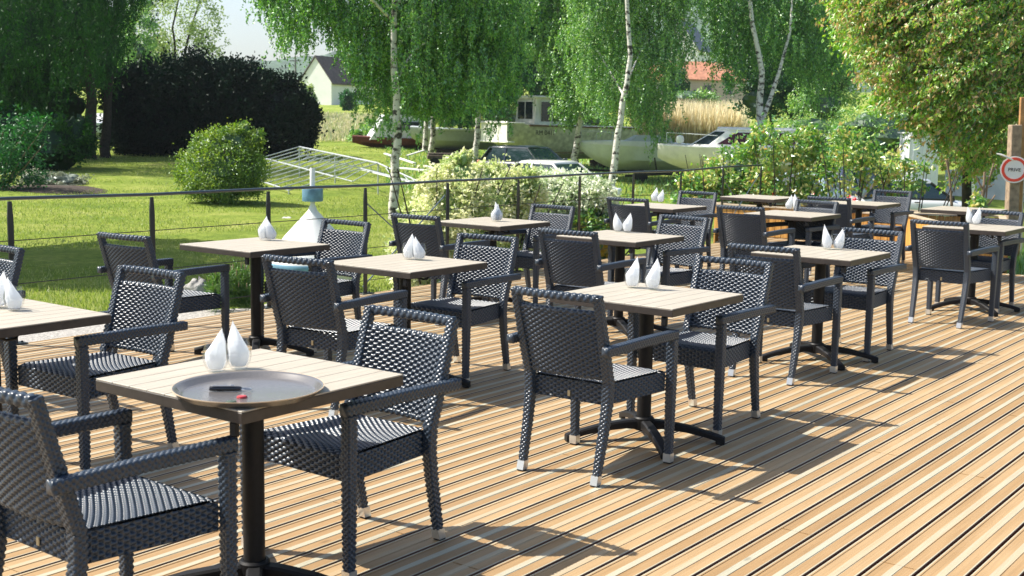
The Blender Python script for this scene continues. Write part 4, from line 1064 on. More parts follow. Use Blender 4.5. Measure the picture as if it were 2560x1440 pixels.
# ------------------------------------------------------------------ shrubs by the deck
def shrub(name, px, Y, lumps, n, leaf, mat_, label, core=.6, z=None, cat='shrub', **kw):
    x = at(px, 500, Y).x; s = empty(name, (x, Y, terr(x, Y) if z is None else z)); tag(s, label, cat, kw.pop('group', None))
    lumps_crown(lumps, Y, n, leaf, mat_, s, s.location, name='foliage', core=core, **kw)
    m = MB()
    zt = max(at(l[0], l[1], l[4] if len(l) > 4 else Y).z for l in lumps) - s.location.z
    for q in range(9):
        a = q * 2.4; r = .12 + .05 * q; m.tube([Vector((r * .5 * math.cos(a), r * .5 * math.sin(a), -.05)), Vector((r * math.cos(a), r * math.sin(a), zt * .5)), Vector((r * 1.6 * math.cos(a), r * 1.6 * math.sin(a), zt * .95))], [.014, .01, .005], 5)
    m.build('stems', M_bark, s)
    return s
shrub('variegated_shrub', 1090, 13.0, [(1075, 590, 70, 90), (1125, 510, 75, 85), (1170, 560, 80, 110), (1030, 640, 60, 80), (1150, 440, 45, 45), (1160, 400, 16, 26), (1085, 465, 40, 35), (1035, 545, 24, 35), (1100, 690, 90, 60)], 26000, .05, L_vari, 'cream and yellow green variegated shrub behind the crossed railing braces', core=.62, clus=.3)
shrub('variegated_shrub', 1240, 14.0, [(1240, 500, 75, 75), (1270, 570, 80, 85), (1210, 440, 45, 35), (1300, 480, 50, 50), (1240, 640, 90, 60), (1180, 620, 60, 60)], 19000, .05, L_vari, 'creamy variegated shrub below the white sedan, left half', core=.62, clus=.3)
shrub('variegated_shrub', 1410, 15.2, [(1390, 490, 80, 55), (1450, 500, 80, 55), (1340, 520, 50, 60), (1500, 520, 55, 42), (1400, 560, 90, 50)], 21000, .05, L_vari2, 'white and green variegated shrub below the white sedan, right half', core=.7, clus=.3)
shrub('shade_green_shrub', 1470, 15.0, [(1470, 570, 60, 50), (1430, 590, 50, 45), (1520, 580, 40, 40)], 9000, .055, L_rose, 'darker green leaves standing for shade under the white edged shrub, beside the railing', core=.75)  # darker leaf colour stands in for the shaded foot of the variegated shrub
shrub('rose_shrub', 1790, 18.6, [(1790, 462, 60, 50), (1740, 490, 55, 45), (1848, 430, 46, 60), (1722, 455, 20, 26), (1800, 510, 80, 45), (1860, 490, 60, 60), (1872, 375, 26, 32)], 6800, .07, L_rose, 'glossy red tipped shrub behind the end of the railing', core=.35, clus=.35)
shrub('rose_shrub', 1960, 18.2, [(1950, 430, 70, 70), (1990, 370, 55, 45), (2030, 430, 60, 60), (1920, 360, 45, 45), (2000, 330, 30, 26), (1960, 470, 90, 45), (1900, 330, 20, 20)], 4000, .075, L_rose, 'open leafy shrub above the left part of the planter', core=0, clus=.4)
shrub('rose_shrub', 2130, 17.6, [(2100, 420, 45, 50), (2150, 380, 45, 40), (2190, 430, 40, 40), (2120, 340, 26, 24), (2080, 370, 30, 26), (2230, 460, 30, 24)], 1700, .07, L_rose, 'thin leafy stems in front of the blue grey car', core=0, clus=.5)
shrub('rose_shrub', 2280, 17.0, [(2260, 440, 26, 24), (2285, 470, 22, 24), (2240, 400, 24, 20), (2300, 420, 22, 18)], 480, .07, L_rose, 'few leafy stems in front of the white hatchback', core=0, clus=.6)
# pruned bare stems
s = empty('pruned_shrub', at(2452, 520, 16.2)); tag(s, 'pruned shrub with pale bare stubs left of the sign post', 'shrub')
s.location.z = .3; m = MB(); ol = Vector(s.location)
for pts, r in (([(2450, 525), (2460, 460), (2462, 430)], .022), ([(2462, 525), (2470, 450), (2492, 412)], .012), ([(2456, 500), (2478, 430), (2484, 408)], .012), ([(2454, 470), (2440, 440)], .012), ([(2465, 520), (2480, 500), (2488, 488)], .014), ([(2445, 525), (2466, 505)], .014), ([(2468, 470), (2486, 460)], .007), ([(2450, 480), (2466, 470), (2480, 466)], .006)):
    m.tube([at(*p, 16.2) - ol for p in pts], [r] + [r * .75] * (len(pts) - 1), 7)
m.build('stems', M_twig, s, smooth=True)
lumps_crown([(2440, 500, 16, 16), (2446, 520, 14, 12)], 16.2, 220, .07, L_rose, s, s.location, name='foliage', core=0)
s = empty('pruned_shrub', at(2376, 520, 16.8)); s.location.z = .3; tag(s, 'single bare pale stem in front of the white hatchback bonnet', 'shrub'); m = MB(); ol = Vector(s.location)
for pts, r in (([(2380, 525), (2377, 480), (2374, 440), (2366, 400)], .022), ([(2372, 430), (2372, 395)], .008), ([(2386, 480), (2389, 420)], .006)):
    m.tube([at(*p, 16.8) - ol for p in pts], [r] + [r * .7] * (len(pts) - 1), 7)
m.build('stems', M_twig, s, smooth=True)
# small pine by the deck edge: upright candles
s = empty('dwarf_pine', (-2.42, 10.75, -.3)); tag(s, 'dwarf pine with pale upright shoots at the deck edge beside a boulder', 'shrub')
gs = []; can = MB()
for i in range(46):
    px = rng.uniform(520, 632); top = 655 + abs(px - 585) * .5 + rng.uniform(0, 60); Yc = 10.75 + rng.uniform(-.2, .3)
    p0 = at(px + rng.uniform(-8, 8), 770, Yc); p1 = at(px, top, Yc); n = 190; t_ = rng.random(n) ** .8
    P = np.array(p0)[None] * (1 - t_[:, None]) + np.array(p1)[None] * t_[:, None] + rng.normal(size=(n, 3)) * .012
    ax = rng.normal(size=(n, 3)) * .8 + np.array([0, 0, .9]); gs.append(leaf_geo(P - np.array(s.location), np.full(n, .06), np.full(n, .007), ax, rng.random(n)))
    if rng.random() < .7: can.tube([p1 - s.location, p1 + Vector((0, 0, .05)) - s.location], [.006, .004], 5)
V, F, Rn = merge(gs); fo = fast_mesh('foliage', V, F, L_pine, s, rnd=Rn); tag(can.build('candles', mat('pine_candle', (.45, .33, .18), .8), s), kind='stuff')
# yellow flowers
s = empty('yellow_flowers', (1.12, 14.9, -.25)); tag(s, 'patch of yellow flowers at the foot of the railing behind the centre tables', 'flowers')
lumps_crown([(1512, 627, 20, 14), (1500, 634, 14, 9), (1526, 632, 12, 10)], 14.9, 1500, .03, leaf_mat('yellow_petals', [(.55, .42, .02), (.8, .62, .03), (.85, .75, .1)]), s, s.location, core=.7, name='petals', wr=.9)
lumps_crown([(1512, 650, 24, 14)], 14.9, 700, .05, L_bush, s, s.location, core=.7, name='foliage')
# boulder and stones
def rock(px, py, Y, w, hgt, label, col=(.30, .29, .27), seed=1, bury=.1):
    rr = np.random.default_rng(seed); c = at(px, py, Y); V, F, _ = core_geo((0, 0, 0), (w, w * .8, hgt), 12)
    n = np.sin(V[:, 0] * 9 / w + seed) * np.cos(V[:, 1] * 7 / w) * .07 + np.sin(V[:, 2] * 11 / hgt + V[:, 0] * 5 / w) * .05
    V = V * (1 + n[:, None]); o = fast_mesh('boulder', V, F, mat('granite', col, .85, noise=.4, nscale=14, bump=1, bscale=30), smooth=True); o.location = c; tag(o, label, 'rock'); return o
rock(493, 728, 11.9, .125, .115, 'grey rounded boulder beside the dwarf pine at the deck edge')
rock(716, 549, 24, .14, .05, 'small pale stone on the lawn left of the cone buoy', (.5, .48, .45), 3)
rock(695, 672 - 120, 24.5, .07, .04, 'tiny brownish stone on the lawn near the pale one', (.22, .18, .15), 4)
# ------------------------------------------------------------------ grass, reeds, rough meadow (uncountable)
def blades(name, pts, h, w, mat_, label, cat, lean=.35):
    n = len(pts); P = np.array(pts); ax = rng.normal(size=(n, 3)) * lean + np.array([0, 0, 1]); hh = h * (.6 + .8 * rng.random(n))
    V, F, Rn = leaf_geo(P, hh, np.full(n, w) * (P[:, 1] / 25) ** .6, ax, rng.random(n), fold=0)
    o = fast_mesh(name, V, F, mat_, rnd=Rn); tag(o, label, cat, kind='stuff'); return o
pts = []
while len(pts) < 90000:
    Y = 11 + 50 * rng.random() ** 1.3; px = rng.uniform(-60, 1500 if Y < 40 else 1700); x = (px - 1280) / F_PX * Y
    v = x * DV.x + Y * DV.y
    if v < 8.8: continue
    pts.append((x, Y, terr(x, Y) + .0))
blades('grass', pts, .055, .014, L_grass, 'short mown grass of the sunny lawn', 'grass')
pts = []
while len(pts) < 9000:
    Y = rng.uniform(66, 110); px = rng.uniform(770, 1010); x = (px - 1280) / F_PX * Y; pts.append((x, Y, terr(x, Y)))
blades('rough_meadow', pts, .40, .05, leaf_mat('rough_grass', [(.22, .30, .10), (.38, .40, .18), (.52, .48, .28), (.60, .54, .36)], trans=.5), 'tall dry meadow in front of the white gable house', 'meadow')
pts = []
while len(pts) < 9000:
    Y = rng.uniform(84, 92); px = rng.uniform(1575, 1850); x = (px - 1280) / F_PX * Y; pts.append((x, Y, min(terr(x, Y), at(px, 335, Y).z)))
blades('reed_bed', pts, 2.3, .05, L_straw, 'beige dry reeds above the cabin boat', 'reeds', lean=.09)
pts = []
while len(pts) < 16000:
    Y = rng.uniform(34, 75); px = rng.uniform(960, 2300); x = (px - 1280) / F_PX * Y; pts.append((x, Y, terr(x, Y)))
blades('boatyard_grass', pts, .16, .03, L_birch2, 'longer grass and weeds under the boats', 'grass')

# ------------------------------------------------------------------ buoy
bz = -.52; bx = at(782, 600, 14.4); b = empty('cone_buoy', (bx.x, 14.4, bz)); tag(b, 'white cone shaped navigation buoy with blue collar standing on the lawn behind the railing', 'buoy')
M_white = mat('white_buoy_paint', (.80, .80, .78), .45, noise=.06, nscale=5)
M_blue = mat('faded_blue_paint', (.13, .27, .38), .5, noise=.35, nscale=9)
def zy(py): return at(782, py, 14.4).z - bz
m = MB(); m.lathe([(.03, zy(420) + .002), (.031, zy(420)), (.031, zy(470)), (.031, zy(470))], n=16); m.build('mast', M_white, b, smooth=40)
m = MB(); m.lathe([(0, zy(471)), (.119, zy(471)), (.122, zy(473)), (.122, zy(501)), (.119, zy(503)), (0, zy(503))], n=32); m.build('collar', M_blue, b, smooth=40)
m = MB(); m.lathe([(0, zy(503)), (.022, zy(503)), (.03, zy(512)), (.055, zy(526)), (.33, zy(590)), (.54, zy(648)), (.545, zy(652))], n=48); m.build('cone', M_white, b, smooth=40)
m = MB(); m.lathe([(.545, zy(652)), (.552, zy(654)), (.552, zy(668)), (.545, zy(670))], n=48); m.build('blue_band', M_blue, b, smooth=40)
m = MB(); m.lathe([(.545, zy(670)), (.545, zy(690))], n=48); m.lathe([(.545, zy(708)), (.545, zy(735)), (.40, zy(755)), (0, zy(756))], n=48); m.build('float', M_white, b, smooth=40)
m = MB(); m.lathe([(.545, zy(690)), (.549, zy(691)), (.549, zy(707)), (.545, zy(708))], n=48); m.build('dark_band', mat('navy_band', (.03, .06, .14), .5), b, smooth=40)
m = MB()
for k, a0 in enumerate(np.linspace(-62, -30, 9)):
    a = R(a0); c = Vector((math.cos(a) * .553, math.sin(a) * .553, zy(699))); M_ = Matrix.Rotation(a, 3, 'Z')
    m.box(c, (.006, .020 if k % 2 else .012, zy(694) - zy(704)), M_, bev=.001)
m.build('red_lettering', mat('red_band_marks', (.6, .06, .02), .5), b)

# ------------------------------------------------------------------ metal grid lying on the lawn
M_galv = mat('galvanised_pipe', (.52, .55, .56), .4, metal=.35)
A = at(748, 367, 38.7); B = at(945, 408, 32); D = at(722, 476, 31); E = A + D - B
g = empty('metal_grid_frame', (A + B + D + E) / 4); tag(g, 'galvanised pipe grid frame lying tilted on the lawn behind the lone bush', 'pipe frame'); go = Vector(g.location)
m = MB(); r_ = .022
for t in (0, .5, 1):
    a = A.lerp(E, t); b2 = B.lerp(D, t); m.tube([a - go, b2 - go], r_ * (1.2 if t == 0 else 1), 8)
n = 11
for i in range(n):
    t = i / (n - 1); m.tube([A.lerp(B, t) - go + Vector((0, 0, .001)), E.lerp(D, t) - go], r_ * .85, 6)
m.build('upper_grid', M_galv, g, smooth=True)
m = MB(); dz = Vector((0.05, 0.3, -.26))
for t in (0, .33): m.tube([A.lerp(E, t) + dz - go, B.lerp(D, t) + dz - go], r_ * .8, 6)
for i in range(n):
    t = i / (n - 1); m.tube([A.lerp(B, t) - go, A.lerp(B, t) + dz - go], r_ * .6, 6)
    if i < n - 1: m.tube([A.lerp(B, t) + dz - go, A.lerp(B, t + 1 / (n - 1)).lerp(E.lerp(D, t + 1 / (n - 1)), .33) + dz - go], r_ * .6, 6)
m.build('lower_lattice', M_galv, g, smooth=True)
m = MB(); T_ = at(1118, 476, 30.5); T2 = at(1052, 456, 30.8)
m.tube([B - go, T2 - go], r_, 8); m.tube([B + dz - go, at(1010, 452, 30.4) - go], r_ * .8, 6); m.tube([B.lerp(D, .2) - go, T_ - go], r_ * .9, 8); m.tube([at(905, 425, 32) - go, at(1050, 462, 30) - go], r_ * .8, 6)
for px in (965, 985, 1010, 1030): m.tube([at(px, 412 + (px - 945) * .42, 31.5) - go, at(px + 14, 432 + (px - 945) * .35, 30.6) - go], r_ * .6, 6)
m.build('tail_pipes', M_galv, g, smooth=True)
m = MB()
for q in (A, B, D, E, A.lerp(B, .5)):
    z = terr(q.x, q.y); m.tube([q - go, Vector((q.x, q.y, min(z - .02, q.z - .03))) - go], r_, 6)
m.build('leg', M_galv, g, smooth=True)
M_plankw = mat('bleached_plank', (.60, .60, .57), .7, noise=.2)
for (a, b2, Y1, Y2, w, lab) in (((962, 384), (1036, 408), 42, 37, .10, 'short white plank crossing behind the big birch trunk'), ((1018, 389), (1060, 376), 46, 48, .10, 'grey plank tilted against the slim trunk'),
                          ((1000, 420), (1128, 432), 36, 34, .16, 'long pale plank on the grass right of the big birch trunk'), ((1060, 414), (1100, 424), 38, 36.5, .05, 'thin pale stick above the long plank')):
    p = at(*a, Y1); q = at(*b2, Y2); c = (p + q) / 2; m = MB(); m.beam(p - c, q - c, w, .045, bev=.006)
    tag(m.build('plank', M_plankw, loc=c), lab, 'plank', 'loose planks on the lawn')

# ------------------------------------------------------------------ cars
M_tyre = mat('tyre_rubber', (.012, .012, .013), .8); M_rim = mat('alloy_rim', (.45, .46, .48), .3, metal=.9)
M_cglass = mat('car_glass', (.012, .03, .032), .04, spec=1.0); M_trim = mat('black_trim', (.012, .012, .013), .5)
M_lampw = mat('headlamp', (.75, .78, .8), .1, spec=1); M_lampr = mat('tail_lamp', (.55, .01, .01), .2, spec=.8); M_amber = mat('amber_lens', (.6, .16, .02), .3); M_plate = mat('number_plate', (.75, .75, .7), .4)
def car(x, y, head, paint, label, L=4.1, W=1.74, H=1.45, kind='hatch', pillar=None, z=None):
    zg = terr(x, y) if z is None else z
    r = empty('parked_car', (x, y, zg), R(head)); tag(r, label, 'car', 'cars parked below the deck')
    P = mat('car_paint_' + label.split()[0], paint, .25, spec=.6, coat=1.0, noise=.03, nscale=2)
    hl, hw = L / 2, W / 2
    belt = H * .62
    st = [(-hl, .80, .42, belt * .80), (-hl + .08, .92, .30, belt * .95), (-hl + .5, 1, .24, belt), (-hl * .2, 1, .22, belt), (hl - 1.25, 1, .22, belt * .99), (hl - .95, .99, .22, belt * .93), (hl - .35, .95, .25, belt * .83), (hl - .06, .85, .30, belt * .70), (hl, .74, .38, belt * .58)]
    secs = []
    for (sx, k, z0, z1) in st:
        q = []
        for j in range(20):
            a = 2 * math.pi * (j + .5) / 20; ca, sa = math.cos(a), math.sin(a); pw = .42
            q.append(Vector((sx, math.copysign(abs(ca) ** pw, ca) * hw * k, (z0 + z1) / 2 + math.copysign(abs(sa) ** pw, sa) * (z1 - z0) / 2)))
        secs.append(q)
    m = MB(); m.loft(secs)
    body = m.build('body', P, r, smooth=50)
    # glass house
    tail = -hl + (.25 if kind == 'hatch' else .75)
    def gh(zf, inset):
        z = belt * .94 + (H - .05 - belt * .94) * zf; f = zf
        xr = tail + .42 * f * (1 if kind == 'hatch' else 1.3); xf = hl - 1.0 - .72 * f; w = hw * (.93 - .20 * f) - inset
        return [Vector((xr, -w * .94, z)), Vector((xf, -w * .90, z)), Vector((xf + .08 * (1 - f), 0, z)), Vector((xf, w * .90, z)), Vector((xr, w * .94, z)), Vector((xr - .06, 0, z))]
    m = MB(); m.loft([gh(0, 0), gh(.35, -.02), gh(.7, -.015), gh(.93, 0)]); m.build('windows', M_cglass, r)
    t1 = gh(.88, -.012); t2 = [Vector((p.x * .93, p.y * .93, p.z + .055)) for p in t1]; t3 = [Vector((p.x * .78, p.y * .68, p.z + .095)) for p in t1]
    m = MB(); m.loft([[p - Vector((0, 0, .02)) for p in t1], t1, t2, t3]); m.build('roof', P, r, smooth=50)
    a0, a1 = gh(0, -.014), gh(.9, -.02); pm = MB()
    PP = P if pillar is None else pillar
    for s_ in (0, 1, 3, 4):
        am = gh(.45, -.03)[s_]; ww = .085 if s_ in (1, 3) else .16
        pm.beam(a0[s_], am, ww, .05, bev=.01); pm.beam(am, a1[s_], ww, .05, bev=.01)
    for s_ in (-1, 1):
        for fx in (.42,):
            xb = a0[0].x + (a0[1].x - a0[0].x) * fx; xt = a1[0].x + (a1[1].x - a1[0].x) * fx
            pm.beam((xb, s_ * abs(a0[0].y) * 1.0, a0[0].z), (xt, s_ * abs(a1[0].y) * 1.0, a1[0].z), .07, .04)
        pm.beam((a0[0].x, s_ * abs(a0[0].y), belt * .96), (a0[1].x, s_ * abs(a0[1].y) * 1.02, belt * .96), .03, .04)
    pm.build('pillars', PP, r)
    wr_ = .30
    for sx in (-1, 1):
        for sy in (-1, 1):
            cx = sx * (hl - .78); c = Vector((cx, sy * (hw - .10), wr_))
            Mx = Matrix.Rotation(R(90) * -sy, 3, 'X')
            t = MB(); t.lathe([(0, -.09), (wr_ * .66, -.09), (wr_ * .96, -.09), (wr_, -.05), (wr_, .06), (wr_ * .94, .095), (wr_ * .66, .10), (wr_ * .64, .06)], n=24)
            t.v = [tuple(Mx @ Vector(v) + c) for v in t.v]; wh = t.build('tyre', M_tyre, r, smooth=40)
            t = MB(); t.lathe([(wr_ * .655, .07), (wr_ * .6, .09), (wr_ * .2, .075), (0, .09)], n=20)
            t.v = [tuple(Mx @ Vector(v) + c) for v in t.v]; t.build('rim', M_rim, wh, smooth=30)
            t = MB(); t.lathe([(wr_ * 1.04, -.05), (wr_ * 1.2, -.05), (wr_ * 1.22, .104), (wr_ * 1.04, .104), (wr_ * 1.04, -.05)], n=28)
            t.v = [tuple(Mx @ Vector(v) + c) for v in t.v if True]; t.build('wheel_arch', M_trim, r, smooth=30)
    for sy in (-1, 1):
        t = MB(); t.box((hl - .10, sy * hw * .66, belt * .62), (.16, .34, .16), Matrix.Rotation(-sy * .35, 3, 'Z'), bev=.05); t.build('headlight', M_lampw, r, smooth=60)
        t = MB(); t.box((-hl + .05, sy * hw * .74, belt * .80), (.12, .22, .26), bev=.04); t.build('tail_light', M_lampr, r, smooth=60)
        t = MB(); t.box((hl - 1.12, sy * (hw + .08), belt * 1.03), (.12, .20, .13), bev=.04); t.build('wing_mirror', PP if pillar else P, r, smooth=60)
        t = MB(); t.box((-.15, sy * (hw + .005), belt * .86), (.16, .03, .03), bev=.01); t.build('door_handle', M_trim if pillar else P, r)
        t = MB(); t.box((hl - .95, sy * (hw * .985), belt * .72), (.13, .02, .055), bev=.008); t.build('side_lamp', M_amber, r)
    t = MB(); t.box((hl + .002, 0, .42), (.02, .52, .11)); t.build('number_plate', M_plate, r)
    t = MB(); t.box((-hl - .002, 0, .55), (.02, .52, .11)); t.build('number_plate', M_plate, r)
    return r
def gpos(px, Y): return at(px, 400, Y).x
car(gpos(1385, 38), 38, 316, (.78, .78, .76), 'white rounded sedan half hidden behind the variegated shrubs', L=4.3, H=1.42, kind='sedan')
car(gpos(1325, 46), 46, 318, (.02, .03, .04), 'black hatchback parked in front of the barge, behind the white sedan', L=4.1, H=1.45)
car(gpos(2300, 35), 35, 352, (.60, .62, .64), 'silver white compact hatchback with black pillars seen side on at the right', L=3.75, W=1.68, H=1.40, pillar=M_trim)
car(gpos(2035, 38), 38, 60, (.42, .52, .60), 'pale blue grey hatchback with red tail lamp behind the thin stems', L=3.9, H=1.42)
car(gpos(2125, 41), 41, 40, (.03, .05, .09), 'navy blue hatchback between the pale blue and the silver cars', L=4.0, H=1.5)

# ------------------------------------------------------------------ boats
M_gel = mat('weathered_gelcoat', (.84, .83, .76), .5, noise=.14, nscale=3); M_gelw = mat('white_gelcoat', (.76, .77, .76), .4, noise=.06, nscale=3)
M_hullg = mat('stained_grey_hull', (.56, .56, .46), .7, noise=.3, nscale=5); M_red = mat('rusty_red_hull', (.12, .03, .02), .8, noise=.3); M_aqua = mat('pale_green_hull', (.66, .71, .64), .5, noise=.08, nscale=4)
M_dwin = mat('dark_boat_window', (.02, .03, .04), .08, spec=.9); M_maroon = mat('maroon_curtain_window', (.06, .012, .015), .25)
def hull(L, W, H, keel, bow=1.0, blunt=0.0, n=14, sheer=.18):
    """bow towards +x; returns sections of the hull side and deck outline"""
    secs = []
    for i in range(n + 1):
        t = i / n; x = -L / 2 + L * t
        k = 1 - max(0, (t - .45) / .55) ** 2.2 * (1 - blunt); k = max(k, .03)
        z1 = H + sheer * max(0, t - .3) ** 1.5; zk = keel * max(0, (t - .62) / .38) ** 1.8 * bow
        xo = x + (.0)
        w = W / 2 * k
        secs.append([Vector((xo, 0, zk)), Vector((xo, -w * .50, zk + .20 * (1 - zk / max(z1, .1)) + .02)), Vector((xo, -w * .80, zk + (z1 - zk) * .42)), Vector((xo, -w * 1.0, z1 - .04)), Vector((xo, -w * 1.0, z1)),
                     Vector((xo, -w * .93, z1 + .02)), Vector((xo, 0, z1 + .05)), Vector((xo, w * .93, z1 + .02)), Vector((xo, w, z1)), Vector((xo, w, z1 - .04)), Vector((xo, w * .80, zk + (z1 - zk) * .42)), Vector((xo, w * .50, zk + .20 * (1 - zk / max(z1, .1)) + .02))])
    return secs
def boat_root(px, Y, zk, head, label): 
    x = gpos(px, Y); r = empty('boat', (x, Y, zk), R(head)); tag(r, label, 'boat', 'boats laid up ashore'); return r
# barge with wheelhouse: bow towards the camera, left
b = boat_root(1398, 57, -.10, 214, 'old barge with white bow, grey stained side and wheelhouse')
m = MB(); S_ = hull(7.2, 2.6, 1.5, .7, blunt=.72); m.loft(S_); hb = m.build('hull', M_hullg, b, smooth=35)
m = MB(); m.beam((3.62, -1.08, 1.22), (3.62, 1.08, 1.22), .06, .95, bev=.02); m.box((3.2, 0, 1.62), (1.0, 2.2, .07), bev=.02); m.beam((3.5, -1.2, .78), (3.5, 1.2, .78), .4, .08, bev=.02); m.build('bow_panel', M_gel, b)
m = MB(); m.beam((-3.5, 1.31, 1.45), (2.6, 1.31, 1.52), .05, .07); m.beam((-3.5, -1.31, 1.45), (2.6, -1.31, 1.52), .05, .07); m.beam((-3.5, 1.25, .30), (2.2, 1.25, .32), .05, .05); m.build('rub_rail', mat('rusty_rail', (.16, .09, .05), .8), b)
m = MB(); m.loft([[Vector((x, y, 1.5)) for x, y in ((.15, -.8), (2.0, -.8), (2.0, .8), (.15, .8))], [Vector((x, y, 2.75)) for x, y in ((.25, -.72), (1.86, -.72), (1.86, .72), (.25, .72))]]); cb = m.build('wheelhouse', M_gel, b)
m = MB(); m.box((1.05, 0, 2.80), (1.95, 1.75, .10), bev=.04); m.build('wheelhouse_roof', M_gel, b)
for (xa, ya, dx, dy) in ((1.05, .775, 1.15, .02), (1.05, -.775, 1.15, .02), (1.93, 0, .02, 1.15)):
    m = MB(); m.box((xa, ya, 2.15), (dx + (.12 if dx > dy else .03), dy + (.01 if dx > dy else .14), .98)); w = m.build('window', M_gelw, b); m = MB(); m.box((xa, ya * 1.02 if dx > dy else 0, 2.15), (dx, dy + .03, .86)) if dx > dy else m.box((xa + .02, 0, 2.15), (.03, dy, .86)); m.build('pane', M_dwin, w)
    if dy > dx: m = MB(); m.box((xa + .035, 0, 2.15), (.02, .05, .86)); m.build('mullion', M_gelw, w)
    if dx > dy: m = MB(); m.box((xa, ya * 1.045, 2.15), (.04, .02, .86)); m.build('mullion', M_gelw, w)
for sx in (-2.4, .2, 2.4):
    m = MB(); m.box((sx, 0, -.30), (.3, 1.3, .5), bev=.02); m.build('block', M_bark, b)
def text_on(s, size, mat_, parent, loc, rot, name='lettering'):
    cu = bpy.data.curves.new('t', 'FONT'); cu.body = s; cu.size = size; cu.extrude = .003; cu.align_x = 'CENTER'; cu.align_y = 'CENTER'
    tmp = bpy.data.objects.new('t', cu); C.objects.link(tmp); bpy.context.view_layer.update()
    me = bpy.data.meshes.new_from_object(tmp.evaluated_get(bpy.context.evaluated_depsgraph_get())); bpy.data.objects.remove(tmp)
    me.materials.clear(); me.materials.append(mat_); o = bpy.data.objects.new(name, me); C.objects.link(o); o.parent = parent; o.location = loc; o.rotation_euler = rot; return o
text_on('RM 0417', .30, mat('black_letter_paint', (.02, .02, .02), .7), b, (1.75, 1.318, 1.20), (R(90), 0, R(180)), 'registration_number')
# grey pontoon boat and rusty one on the left
b = boat_root(1135, 60, .2, 175, 'pale grey open hull just left of the white barge bow')
m = MB(); m.loft(hull(4.2, 1.9, .95, .5, blunt=.5)); m.build('hull', mat('pale_grey_hull', (.36, .40, .42), .5, noise=.1), b, smooth=35)
m = MB(); m.box((0, 0, -.25), (1.6, 1.1, .45), bev=.03); m.build('cradle', M_bark, b)
m = MB(); m.beam((-2.1, .97, .93), (1.6, .97, .98), .06, .06); m.beam((-2.1, -.97, .93), (1.6, -.97, .98), .06, .06); m.build('rub_rail', M_gelw, b)
b = boat_root(1015, 62, .08, 200, 'white cabin boat with dark red bottom behind the big birch trunk')
m = MB(); m.loft(hull(5.5, 2.0, .55, .35)); m.build('hull', M_red, b, smooth=35)
m = MB(); m.loft([[Vector((x, y, .5)) for x, y in ((-1.4, -.85), (2.0, -.6), (2.0, .6), (-1.4, .85))], [Vector((x, y, 1.75)) for x, y in ((-1.2, -.7), (1.2, -.5), (1.2, .5), (-1.2, .7))]]); m.build('cabin', M_gelw, b)
m = MB(); m.box((.0, .84, 1.2), (1.6, .03, .4), bev=.01); m.build('window', M_dwin, b)
b = boat_root(262, 62, .35, 190, 'pale blue boat under cover seen between the two willow trunks')
m = MB(); m.loft(hull(4.0, 1.7, .8, .4)); m.build('hull', mat('pale_blue_hull', (.45, .52, .62), .5), b, smooth=35)
m = MB(); m.loft([[Vector((x, y, .82)) for x, y in ((-1.6, -.7), (1.0, -.6), (1.0, .6), (-1.6, .7))], [Vector((x, y, 1.3)) for x, y in ((-1.2, -.3), (.4, -.2), (.4, .2), (-1.2, .3))]]); m.build('cover', M_gelw, b)
# speedboat
b = boat_root(1590, 50, -.30, 176, 'white speedboat on a trailer behind the leaning birch')
m = MB(); m.loft(hull(4.6, 1.9, .98, .80, sheer=.16)); m.build('hull', M_aqua, b, smooth=35)
m = MB(); m.loft([[Vector((p.x * .99, p.y * 1.03, p.z)) for p in (q[3], q[4], q[5], q[6], q[7], q[8], q[9])] for q in [[Vector((v.x, v.y, v.z + (.03 + .14 * math.sin(math.pi * min(1, (v.x + 2.3) / 4.6 * .9 + .1)) if abs(v.y) < .95 * 9 and k in (5, 6, 7) else .02))) for k, v in enumerate(s)] for s in hull(4.6, 1.9, .98, .80, sheer=.16)]], closed=True); m.build('deck', M_gelw, b, smooth=35)
m = MB(); m.loft([[Vector((x, y, 1.08)) for x, y in ((-1.5, -.75), (.45, -.72), (.75, 0), (.45, .72), (-1.5, .75))], [Vector((x, y, 1.42)) for x, y in ((-1.3, -.62), (-.05, -.6), (.1, 0), (-.05, .6), (-1.3, .62))]]); m.build('canopy', mat('grey_boat_cover', (.50, .54, .56), .7), b)
m = MB(); m.tube([(2.2, 0, 1.22), (2.25, -.05, 1.55), (1.6, -.5, 1.55), (.9, -.8, 1.5)], .014, 6); m.tube([(2.2, 0, 1.22), (2.25, .05, 1.55), (1.6, .5, 1.55), (.9, .8, 1.5)], .014, 6)
for q in (1.6, .95):
    for s_ in (-1, 1): m.tube([(q, s_ * (.5 if q > 1 else .79), 1.54), (q + .05, s_ * (.52 if q > 1 else .78), 1.12)], .01, 5)
m.build('bow_rail', M_galv, b, smooth=True)
def trailer(b, L, zg, zk):
    m = MB(); z = .0
    for s_ in (-1, 1): m.beam((-L * .42, s_ * .45, -.08), (L * .5, s_ * .12, -.02), .06, .08)
    m.beam((L * .45, 0, -.02), (L * .72, 0, -.12), .07, .09); m.beam((0, -.8, -.1), (0, .8, -.1), .07, .07); m.tube([(L * .5, 0, -.02), (L * .52, 0, .55)], .03, 6)
    m.build('trailer_frame', M_iron, b)
    for s_ in (-1, 1):
        c = Vector((-.2, s_ * .82, -.20)); Mx = Matrix.Rotation(R(90) * -s_, 3, 'X'); t = MB(); t.lathe([(0, -.07), (.24, -.07), (.27, -.03), (.27, .04), (.24, .07), (0, .05)], n=18); t.v = [tuple(Mx @ Vector(v) + c) for v in t.v]; t.build('wheel', M_tyre, b, smooth=40)
trailer(b, 4.6, 0, 0)
